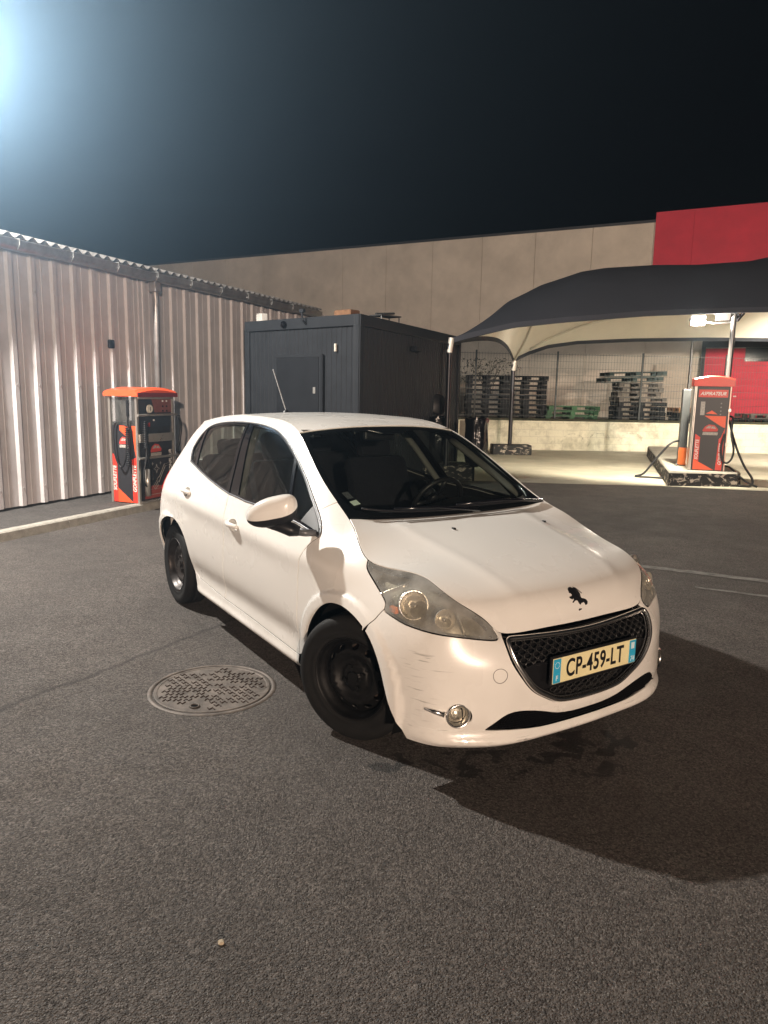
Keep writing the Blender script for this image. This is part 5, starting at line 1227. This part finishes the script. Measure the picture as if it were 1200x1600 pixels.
CT=mat('canopy_dark_fabric',(.046,.049,.060),.85,0,.3,var=.12,vscale=1.5,bump=.002,bscale=120);CU=mat('canopy_white_fabric',(.78,.74,.66),.7,0,.3,var=.07,vscale=1.5)
V,F=canopy_sheet(.03);rawobj('canopy_top',V,F,CT,can,smooth=True)
V,F=canopy_sheet(.0);rawobj('canopy_underside',V,[f[::-1] for f in F],CU,can,smooth=True)
def edge(pts,name,mt,hh=.10):
    V=[];F=[]
    for p in pts: V+=[p+Vector((0,0,.035)),p+Vector((0,0,-hh+.02)),p+Vector((.02,.03,-hh+.02)),p+Vector((.02,.03,.03))]
    for i in range(len(pts)-1): F+=[(4*i+j,4*i+4+j,4*i+4+(j+1)%4,4*i+(j+1)%4) for j in range(4)]
    rawobj(name,V,F,mt,can,smooth=False)
UU=[(i/80)**1.35 for i in range(81)]
edge([canp(u,0)+Vector((0,-.02,0)) for u in UU],'front_hem',CT,.08)
edge([canp(0,v)+Vector((-.02,0,0)) for v in np.linspace(0,1,40)],'side_hem',CT,.11)
edge([canp(u,1)+Vector((0,.0,0)) for u in UU],'rear_hem',CT,.11)
PMT=mat('post_dark',(.045,.045,.05),.35,.7);PML=mat('post_galvanised',(.16,.16,.16),.35,.7,var=.2);WST=mat('white_steel_tube',(.65,.62,.56),.4,.2)
# white inner frame tubes just under the fabric
for ctrl in ([(.0,1.),(.035,.86),(.085,.66),(.13,.50)],[(.13,.50),(.25,.62),(.42,.68),(.55,.60)],[(.04,.97),(.16,.90),(.33,.83),(.55,.72)],[(.55,.60),(.7,.45),(.85,.32),(1,.25)],[(.52,.62),(.7,.70),(.85,.74),(1,.76)]):
    pp=sm(ctrl,6);mb=MB();mb.tube([canp(min(1,max(0,u)),min(1,max(0,v)))+Vector((0,0,-.06-.5*0)) for u,v in pp],.028,6);mb.build('inner_tube',WST,can,smooth=True)
for (p,zt,zb_,mt,r) in ((P1,2.50,.28,PMT,.045),(P2,2.40,.28,PMT,.055),(P4,3.22,.25,PML,.045),(P3,3.74,.25,PML,.036)):
    zc=zt
    mb=MB();mb.cyl((p[0],p[1],zb_),(p[0],p[1],zt),r,14);o=mb.build('post',mt,can,smooth=False,auto=.6)
    if mt is PMT:
        mb=MB();mb.cyl((p[0],p[1],zt-.16),(p[0]+.03,p[1],zt+.10),r*1.12,12);mb.build('post_sleeve',WST,o,auto=.6)
for x in (12.6,14.9): 
    mb=MB();mb.cyl((x,13.7 if x<13 else 19.9,0),(x,13.7 if x<13 else 19.9,3.2),.05,12);mb.build('post',PML,can)
# footings and the pump island
CB=None
def block_mat(name,base,dark):
    M=mat(name,base,.85,0,.3);n=M.node_tree;b=n.nodes['Principled BSDF'];tc=n.nodes.new('ShaderNodeTexCoord');no=n.nodes.new('ShaderNodeTexNoise');no.inputs['Scale'].default_value=7;no.inputs['Detail'].default_value=8;no.inputs['Roughness'].default_value=.68;no.inputs['Distortion'].default_value=.8
    mp=n.nodes.new('ShaderNodeMapping');mp.inputs['Scale'].default_value=(1,1,1.7);n.links.new(tc.outputs['Object'],mp.inputs[0]);n.links.new(mp.outputs[0],no.inputs['Vector'])
    r=n.nodes.new('ShaderNodeValToRGB');r.color_ramp.elements[0].position=.54;r.color_ramp.elements[1].position=.58;r.color_ramp.elements[0].color=(*dark,1);r.color_ramp.elements[1].color=(*base,1);n.links.new(no.outputs['Fac'],r.inputs[0]);n.links.new(r.outputs[0],b.inputs['Base Color'])
    bp=n.nodes.new('ShaderNodeBump');bp.inputs['Distance'].default_value=.012;n.links.new(no.outputs['Fac'],bp.inputs['Height']);n.links.new(bp.outputs[0],b.inputs['Normal']);return M
BM=block_mat('flaking_black_paint',(.42,.38,.33),(.03,.03,.032));BT=mat('island_top_concrete',(.33,.31,.27),.8,var=.25,vscale=4)
def footing(name,label,c,d,rz):
    t=thing(name,label,'concrete block',(c[0],c[1],0),rz);mb=MB();mb.box((0,0,d[2]/2),d,bev=.025);mb.build('block',BM,t)
    return t
footing('concrete_footing','black painted concrete footing under the canopy post nearest the cabin',(1.13,14.0),(1.05,.9,.27),0);footing('concrete_footing','flaking dark painted concrete footing under the canopy post in front of the low wall',(3.42,19.75),(1.05,.55,.27),0)
isl=thing('pump_island','long raised concrete island with flaking black painted sides, under the vacuum pillar','island',(0,0,0))
I0=np.array([5.22,13.25]);I1=np.array([6.62,13.30]);idr=np.array([.285,.958])
def iq(a,b,z): p=I0+(I1-I0)*a+idr*b;return (p[0],p[1],z)
mb=MB();LN_=7.1;h_=.27;r=.05
V=[iq(0,0,0),iq(1,0,0),iq(1,LN_,0),iq(0,LN_,0),iq(.01,.04,h_),iq(.97,.05,h_),iq(.97,LN_,h_),iq(.01,LN_,h_)]
mb.add([iq(0,.0,.0),iq(.93,-.0,0),iq(1.0,.18,0),iq(1,LN_,0),iq(0,LN_,0),iq(0.01,.02,h_-.03),iq(.925,.02,h_-.03),iq(.985,.19,h_-.03),iq(.99,LN_,h_-.03),iq(0.01,LN_,h_-.03)],[(0,1,6,5),(1,2,7,6),(2,3,8,7),(3,4,9,8),(4,0,5,9)])
mb.build('side',BM,isl)
mb=MB();mb.add([iq(0.01,.02,h_-.03),iq(.925,.02,h_-.03),iq(.985,.19,h_-.03),iq(.99,LN_,h_-.03),iq(0.01,LN_,h_-.03),iq(0.025,.05,h_),iq(.91,.05,h_),iq(.965,.21,h_),iq(.97,LN_,h_),iq(0.025,LN_,h_)],[(0,1,6,5),(1,2,7,6),(2,3,8,7),(3,4,9,8),(4,0,5,9),(5,6,7,8,9)]);mb.build('top',BT,isl)
# floodlights on the canopy bar
def flood(name,label,loc,target,lit):
    t=thing(name,label,'floodlight',loc);R=(Vector(target)-Vector(loc)).to_track_quat('-Z','Y').to_matrix()
    mb=MB();mb.box((0,0,0),(.26,.19,.035),R=R,bev=.008);mb.box(tuple(R@Vector((0,0,.035))),(.16,.10,.04),R=R,bev=.006);mb.build('housing',BLK,t)
    mb=MB();mb.box(tuple(R@Vector((0,0,-.0195))),(.225,.155,.003),R=R)
    mb.build('lens',mat('lit_lens',(1,1,1),.3,emis=(1,.93,.80),estr=120) if lit else mat('unlit_lens',(.10,.095,.09),.3),t)
    mb=MB();mb.tube([tuple(R@Vector((-.14,0,0))),tuple(R@Vector((-.14,0,.09))),tuple(R@Vector((.14,0,.09))),tuple(R@Vector((.14,0,0)))],.009,6);mb.build('yoke',BLK,t)
flood('floodlight','lit square floodlight glaring under the canopy edge left of the post',LCAN,(LCAN[0]-1.6,LCAN[1]-6.0,.0),True)
flood('floodlight','unlit square floodlight hanging under the canopy right beside the galvanised post',(6.13,13.62,3.10),(5.6,9.0,.6),False)
flood('floodlight','dark floodlight seen edge on, behind the galvanised canopy post',(6.46,13.8,3.09),(9.5,14.2,.6),False)
mb=MB();mb.tube([(LCAN[0],LCAN[1]+.1,LCAN[2]+.02),(6.0,13.7,2.97),(6.32,13.66,2.99)],.016,6);tag(mb.build('lamp_bar',PML),'thin steel bar holding the floodlights on the canopy post','bar')
# ================================================================= VACUUM PILLAR
RED=mat('station_red',(.62,.045,.03),.35,0,.5,coat=.2);ORG=mat('station_orange',(.80,.10,.035),.4,0,.5,coat=.2);PAN=mat('station_black_panel',(.028,.028,.032),.4,0,.5);INOX=mat('stainless_frame',(.52,.49,.45),.30,.75,var=.15,vscale=8);WHT=mat('lettering_white',(.75,.72,.68),.5);HOSE=mat('black_hose',(.014,.014,.016),.4,0,.5);GRP=mat('sticker_grey',(.45,.42,.38),.5,var=.5,vscale=60);REDP2=mat('sticker_red',(.55,.06,.05),.5)
def cartoon(parent,F_,w_,h_): # plain generic car-wash badge instead of the drawn mascot
    mb=MB();mb.prism([(-w_*.5,-h_*.1),(-w_*.36,h_*.22),(-w_*.1,h_*.42),(w_*.25,h_*.36),(w_*.5,h_*.02),(w_*.45,-h_*.16),(-w_*.45,-h_*.2)],0,.002,lambda u,v,h:tuple(F_@Vector((u,v,h))));mb.build('badge',REDP2,parent)
    mb=MB();mb.prism([(-w_*.33,h_*.08),(-w_*.12,h_*.30),(w_*.02,h_*.28),(0,h_*.08)],.002,.003,lambda u,v,h:tuple(F_@Vector((u,v,h))));mb.prism([(w_*.05,h_*.08),(w_*.08,h_*.28),(w_*.25,h_*.24),(w_*.36,h_*.05)],.002,.003,lambda u,v,h:tuple(F_@Vector((u,v,h))));mb.build('badge_window',GRP,parent)
    mb=MB();mb.prism([(-w_*.48,-h_*.48),(w_*.48,-h_*.48),(w_*.50,-h_*.24),(-w_*.46,-h_*.24)],0,.002,lambda u,v,h:tuple(F_@Vector((u,v,h))));mb.build('badge_band',GRP,parent)
vb=np.array([5.775,13.58]);VR=math.radians(-17)
vac=thing('vacuum_pillar','red and black self-service vacuum pillar reading ASPIRATEUR on the concrete island','vacuum station',(vb[0]+.28,vb[1],.27),VR)
W_=.60;D_=.42;H_=1.58
mb=MB();mb.box((0,D_/2,H_/2),(W_-.03,D_,H_),bev=.01);mb.build('cabinet',PAN,vac)
for x in (-W_/2+.008,W_/2-.008):
    mb=MB();mb.box((x,-.002,H_/2),(.022,.02,H_),bev=.004);mb.build('edge_trim',INOX if x<0 else mat('trim_pink',(.62,.42,.35),.35,.3),vac)
mb=MB();mb.box((-W_/2-.012,D_/2,H_/2),(.022,D_-.02,H_-.02),bev=.004);mb.build('side_panel',INOX,vac)
# domed red top
mb=MB();V=[];F=[];n_=16
for i in range(n_+1):
    x=-(W_/2+.045)+(W_+.09)*i/n_;zt=H_+.12+.055*(1-(2*i/n_-1)**2)
    V+=[(x,-.05,H_-.02),(x,-.05,zt-.02),(x,-.03,zt),(x,D_+.03,zt),(x,D_+.05,H_-.02)]
for i in range(n_): F+=[(5*i+j,5*i+5+j,5*i+6+j,5*i+1+j) for j in range(4)]+[(5*i+4,5*i+9,5*i+5,5*i)]
F+=[(0,1,2,3,4),tuple(5*n_+j for j in (4,3,2,1,0))];mb.add(V,F);mb.build('top_cover',RED,vac,auto=.5)
def pz(name,mt,poly,h=.0035,par=vac): # flat sheet on the front face, coordinates x,z
    mb=MB();mb.prism(poly,0,h,lambda u,v,hh:(u,-hh-.0005,v));return mb.build(name,mt,par)
pz('header_panel',RED,[(-.25,1.36),(.25,1.36),(.25,1.50),(-.25,1.50)])
F_=frame((0,-.005,1.425),(1,0,0),(0,0,1));text_obj('lettering','ASPIRATEUR',.085,F_,WHT,vac,.001,.25,.002,.92)
pz('orange_stripe',ORG,[(-.12,1.02),(.25,1.02),(.25,.80),(.18,.83)])
pz('orange_wedge',ORG,[(-.10,1.06),(0.0,1.12),(.10,1.05)])
pz('orange_corner',ORG,[(-.25,.012),(.12,.012),(-.25,.21)])
pz('left_red_stripe',RED,[(-.25,.21),(-.16,.15),(-.16,.62),(-.25,.68)])
pz('left_red_foot',RED,[(-.25,.012),(-.25,.05),(-.17,.19),(-.16,.15),(-.16,.14),(.0,.04)],.0028)
pz('right_red_stripe',RED,[(.14,.012),(.25,.012),(.25,.80),(.19,.62),(.16,.60)])
pz('price_sticker',GRP,[(-.20,1.03),(-.125,1.03),(-.125,1.28),(-.20,1.28)])
for zz in (1.25,1.18,1.11,1.05):
    mb=MB();mb.cyl((.15,-.001,zz+.0),(.15,-.008,zz),.013,8);mb.build('button',mat('button_grey',(.2,.2,.2),.4) if zz==1.25 else bpy.data.materials['button_grey'],vac)
for s_,x,zz in (('SOUFLETTE',-.203,.385),('GONFLETTE',.207,.31)):
    F_=frame((x,-.006,zz),(0,0,1),(-1,0,0));text_obj('lettering',s_,.082,F_,WHT,vac,.001,.2,.0015,.88)
cartoon(vac,frame((.0,-.005,.77),(1,0,0),(0,0,1)),.27,.22)
for zz in (1.13,.50):
    mb=MB();mb.box((W_/2+.0,-.012,zz),(.05,.03,.06),bev=.005);mb.build('latch',INOX,vac)
mb=MB();mb.box((W_/2+.06,.0,1.385),(.05,.03,.025),bev=.005);mb.build('hose_hook',WHT,vac)
mb=MB();mb.tube(sm([(W_/2+.01,.1,1.02),(W_/2+.07,.02,.98),(W_/2+.06,-.04,.70),(W_/2+.12,-.06,.42),(W_/2+.10,-.05,.24),(W_/2+.02,-.06,.16),(W_/2-.06,-.06,.22),(W_/2-.09,-.04,.45),(W_/2-.05,-.02,.70)],5),.019,8);mb.build('hose',HOSE,vac,smooth=True)
mb=MB();mb.tube(sm([(W_/2+.03,.15,.95),(W_/2+.09,.1,.72),(W_/2+.18,-.05,.42),(W_/2+.32,-.1,.12),(W_/2+.47,-.1,-.10),(W_/2+.48,-.12,-.2),(W_/2+.42,-.15,-.245),(W_/2+.24,-.13,-.245)],5),.021,8);mb.build('hose',HOSE,vac,smooth=True)
mb=MB();mb.tube(sm([(W_/2-.02,.25,.10),(W_/2+.10,.05,.07),(W_/2+.22,-.08,-.04),(W_/2+.38,-.16,-.17),(W_/2+.55,-.22,-.24)],5),[.018]*10+[.020]*11,8);mb.build('hose',HOSE,vac,smooth=True)
# second cabinet and hose behind on the island
vc=thing('vacuum_pillar','slim grey and orange vacuum cabinet standing behind the red pillar on the island','vacuum station',(5.93,14.45,.27),VR)
mb=MB();mb.box((0,.15,.76),(.15,.3,1.50),bev=.012);mb.build('cabinet',mat('vac_grey',(.10,.105,.11),.35,.5,var=.2),vc)
mb=MB();mb.box((.0,-.006,.19),(.15,.01,.34),bev=.003);mb.build('orange_panel',mat('orange_bright',(.55,.12,.03),.5),vc)
mb=MB();mb.tube(sm([(-.06,.1,.50),(-.25,.0,.42),(-.50,-.05,.10),(-.70,-.08,-.18),(-.86,-.1,-.245),(-.60,-.15,-.248),(-.30,-.2,-.235),(-.22,-.1,-.10),(-.08,.0,.02),(.02,.05,.06)],5),.022,8);mb.build('hose',HOSE,vc,smooth=True)
# ================================================================= AIR STATION by the shed
AR_=math.atan2(WN[1],WN[0])
q=wp(1.235,.60,PH);air=thing('air_station','orange topped inflating and blowing station with hoses on the pavement by the shed','air station',q,AR_)
# local x = away from wall (0..0.46), local y = along the wall (0..0.72)
AW=.46;AL=.74;AH=1.40
mb=MB();mb.box((AW/2,AL/2,.54),(AW-.03,AL-.03,1.06),bev=.008);mb.build('cabinet',PAN,air)
for x in (.012,AW-.012):
    for y in (.012,AL-.012):
        mb=MB();mb.box((x,y,AH/2),(.036,.036,AH),bev=.005);mb.build('frame_post',INOX,air)
for z in (.02,AH-.02):
    mb=MB();mb.box((AW+.0,AL/2,z),(.03,AL-.05,.03),bev=.004);mb.build('frame_rail',INOX,air)
mb=MB();mb.box((AW+.012,AL/2,.86),(.02,AL-.05,.11),bev=.004);mb.build('frame_rail',INOX,air)
for z in (1.16,.60):
    mb=MB();mb.cyl((AW+.03,-.02,z),(AW+.03,AL+.03,z),.016,10);mb.build('bar',INOX,air)
mb=MB();V=[];F=[];n_=14
for i in range(n_+1):
    y=-.035+(AL+.07)*i/n_;zt=AH+.075+.045*(1-(2*i/n_-1)**2)
    V+=[(-.05,y,AH),(-.05,y,zt-.03),(-.0,y,zt),(AW,y,zt),(AW+.045,y,zt-.035),(AW+.05,y,AH)]
for i in range(n_): F+=[(6*i+j,6*i+6+j,6*i+7+j,6*i+1+j) for j in range(5)]+[(6*i+5,6*i+11,6*i+6,6*i)]
F+=[tuple(range(6)),tuple(6*n_+j for j in range(5,-1,-1))];mb.add(V,F);mb.build('top_cover',ORG,air,auto=.6)
mb=MB();mb.box((AW+.048,AL/2,AH+.022),(.008,AL+.05,.055));mb.build('top_fascia',mat('dark_red_fascia',(.20,.03,.04),.4),air)
# near end face (y=0): coordinates x,z
def pe(name,mt,poly,h=.003): 
    mb=MB();mb.prism(poly,0,h,lambda u,v,hh:(u,.012-hh,v));return mb.build(name,mt,air)
mb=MB();mb.box((AW/2,.010,1.205),(AW-.07,.006,.36));mb.build('end_glazing',glassmat('station_glazing',(.72,.72,.72),.05,1.0,.12),air)
pe('end_panel',PAN,[(.02,.012),(AW-.03,.012),(AW-.03,1.02),(.02,1.02)],.002)
pe('orange_patch',ORG,[(.16,1.02),(.30,1.02),(.30,.86),(.24,.90),(.16,.96)],.0045);pe('orange_patch',ORG,[(.36,1.02),(AW-.03,1.02),(AW-.03,.55),(.40,.70)],.0045)
pe('left_red_stripe',RED,[(.02,.012),(.10,.012),(.10,.60),(.02,.66)],.004);pe('right_red_stripe',RED,[(AW-.115,.012),(AW-.03,.012),(AW-.03,.62),(AW-.115,.58)],.004)
pe('orange_corner',ORG,[(.10,.012),(.35,.012),(.10,.20)],.004)
for s_,x,zz in (('SOUFLETTE',.058,.325),('GONFLETTE',AW-.075,.33)):
    F_=frame((x,.006,zz),(0,0,1),(-1,0,0));text_obj('lettering',s_,.080,F_,WHT,air,.001,.2,.0015,.80)
cartoon(air,frame((.225,.006,.81),(1,0,0),(0,0,1)),.15,.16)
mb=MB();mb.tube(sm([(.13,-.02,1.07),(.10,-.04,.95),(.12,-.05,.66),(.19,-.05,.50),(.25,-.05,.50),(.31,-.05,.66),(.32,-.04,.92),(.31,-.02,1.00)],5),.012,8);mb.build('hose',HOSE,air,smooth=True)
def coil(c,r,z0,z1,turns,name,mt,rad=.006):
    mb=MB();n_=turns*12;mb.tube([(c[0]+r*math.cos(2*math.pi*k/12),c[1]+r*math.sin(2*math.pi*k/12),z0+(z1-z0)*k/n_) for k in range(n_+1)],rad,5);mb.build(name,mt,air,smooth=True)
coil((.34,-.05),.028,.50,1.03,20,'coiled_hose',HOSE)
mb=MB();mb.box((.34,-.03,1.25),(.035,.03,.22),bev=.01);mb.cyl((.34,-.03,1.14),(.335,-.03,1.03),.010,8);mb.build('blow_gun',BLK,air)
# long front face (x=AW): coordinates y,z
def pf(name,mt,poly,h=.003,par=None):
    mb=MB();mb.prism(poly,0,h,lambda u,v,hh:(AW-.015+hh,u,v));return mb.build(name,mt,par or air)
pf('control_panel',mat('control_blue_black',(.03,.035,.045),.4),[(.05,1.0),(.70,1.0),(.70,1.37),(.05,1.37)],.004)
pf('control_panel_red',mat('control_brown',(.22,.08,.07),.5,var=.3,vscale=9),[(.36,1.19),(.70,1.19),(.70,1.37),(.30,1.37)],.006)
pf('lower_panel',PAN,[(.05,.04),(.70,.04),(.70,.80),(.05,.80)],.003)
pf('red_block',mat('panel_brick',(.30,.06,.05),.5),[(.12,.05),(.66,.05),(.66,.16),(.55,.20),(.12,.23)],.004)
mb=MB();mb.lathe([(.001,.02),(.05,.02),(.058,.0)],24,frame((AW+.0,.24,1.24),(0,1,0),(0,0,1)));mb.build('pressure_gauge',mat('gauge_face',(.72,.70,.62),.3),air)
mb=MB();mb.box((AW+.023,.24,1.24),(.003,.006,.05));mb.build('gauge_needle',BLK,air)
for y,z,mt in ((.52,1.34,WHT),(.60,1.34,WHT),(.52,1.27,BLK),(.60,1.27,BLK),(.52,1.21,BLK),(.60,1.21,BLK),(.33,1.09,WHT)):
    mb=MB();mb.cyl((AW-.01,y,z),(AW+.0,y,z),.013,10);mb.build('button',mt,air)
F_=frame((AW-.004,.22,1.03),(0,1,0),(0,0,1));text_obj('display','88',.075,F_,mat('display_red',(.5,.04,.03),.4),air,.001,.0,.001,.9)
F_=frame((AW-.010,.655,.52),(0,0,1),(0,-1,0));text_obj('lettering','GONFLEUR',.075,F_,WHT,air,.001,.2,.0015,.85)
cartoon(air,frame((AW-.009,.36,.70),(0,1,0),(0,0,1)),.22,.18)
# line drawing: star, brush with handle, step
mb=MB()
def ln(pts,r=.004): mb.tube([(AW-.008,y,z) for y,z in pts],r,4,flat=.5)
ln([(.36,.50),(.375,.455),(.42,.44),(.375,.425),(.36,.38),(.345,.425),(.30,.44),(.345,.455),(.36,.50)])
ln([(.28,.53),(.28,.49)]);ln([(.26,.51),(.30,.51)]);ln([(.44,.53),(.44,.49)]);ln([(.42,.51),(.46,.51)])
ln([(.62,.50),(.52,.49),(.42,.34),(.40,.32)]);ln([(.62,.47),(.54,.465),(.44,.32)]);ln([(.42,.34),(.36,.30),(.40,.25),(.44,.32)])
for k in range(4): ln([(.35-.025*k,.28-.02*k),(.39-.02*k,.20-.015*k)])
ln([(.17,.27),(.20,.10),(.46,.10),(.56,.16)]);ln([(.20,.17),(.42,.17),(.52,.20),(.53,.16)])
mb.build('line_drawing',GRP,air)
mb=MB();mb.tube(sm([(AW+.05,.07,1.06),(AW+.06,.10,.80),(AW+.06,.13,.58),(AW+.05,.20,.42),(AW+.05,.21,.30),(AW+.05,.13,.22),(AW+.05,.05,.27),(AW+.05,.04,.42),(AW+.06,.08,.60),(AW+.06,.09,.78)],5),.013,8);mb.build('hose',HOSE,air,smooth=True)
coil((AW+.055,.085),.034,.72,1.08,15,'coiled_hose',HOSE)
mb=MB();mb.tube([(AW+.045,.11,.10),(AW+.045,.11,.46)],.035,10);mb.build('steel_sleeve',INOX,air,smooth=True)
mb=MB();mb.tube(sm([(AW+.04,AL+.05,1.15),(AW+.05,AL+.09,1.0),(AW+.03,AL+.07,.80),(AW+.0,AL+.06,.66),(AW+.03,AL+.12,.60),(AW+.05,AL+.10,.50)],4),.018,8);mb.build('hose',HOSE,air,smooth=True)
# ================================================================= BINS by the cabin
def binbag(label,loc,lid):
    t=thing('litter_bin',label,'litter bin',loc)
    mb=MB();mb.cyl((0,.18,0),(0,.18,1.22),.02,8);mb.tube([(.19*math.cos(a_),.19*math.sin(a_),1.16) for a_ in np.linspace(0,6.28,25)[:-1]],.012,6,closed=True);mb.build('stand',BLK,t)
    bm=bmesh.new();V=[];F=[];n_=40;rn=random.Random(3)
    rows=[(.205,1.18),(.215,1.14),(.20,1.05),(.205,.9),(.21,.7),(.20,.5),(.17,.36),(.08,.30),(.0,.29)]
    ph=[rn.uniform(0,6.28) for _ in range(8)]
    for i,(r,z) in enumerate(rows):
        for j in range(n_):
            a_=2*math.pi*j/n_;w_=1+.05*math.sin(7*a_+ph[0]+i*.5)+.035*math.sin(13*a_+ph[1]-i*.9)+.02*math.sin(23*a_+ph[2]);V.append((r*w_*math.cos(a_),r*w_*math.sin(a_),z+.012*math.sin(5*a_+ph[3])))
    for i in range(len(rows)-1):
        for j in range(n_): F.append((i*n_+j,i*n_+(j+1)%n_,(i+1)*n_+(j+1)%n_,(i+1)*n_+j))
    bm.free();rawobj('bag',V,F,mat('bin_bag_plastic',(.008,.008,.010),.16,0,.6,bump=.01,bscale=14),t,smooth=True)
    if lid:
        mb=MB();R=frame((.0,.10,1.40),(1,.25,0),(-.05,.15,1));mb.lathe([(.001,.02),(.17,.015),(.195,.0),(.20,-.015),(.19,-.02)],32,R);mb.build('lid',BLK,t,smooth=True)
binbag('black bag litter bin with its round lid propped open, beside the cabin wall',(1.0,13.9,0),True)
binbag('glossy black bag litter bin without a lid, right of the first canopy post',(1.66,13.3,0),False)
# ================================================================= added scattering box, gives a lens-like glare round the lamps
mb=MB();mb.box((5,20,9.95),(150,120,22.1));hz=mb.build('glare_box',mat('tmp',(1,1,1)));tag(hz,None,None,kind='stuff')
HM=bpy.data.materials.new('glare_haze');HM.use_nodes=True;n=HM.node_tree;n.nodes.clear();o=n.nodes.new('ShaderNodeOutputMaterial');v=n.nodes.new('ShaderNodeVolumePrincipled')
v.inputs['Density'].default_value=.0026;v.inputs['Color'].default_value=(.62,.82,1.,1);v.inputs['Anisotropy'].default_value=.80
n.links.new(v.outputs[0],o.inputs['Volume']);hz.data.materials.clear();hz.data.materials.append(HM)
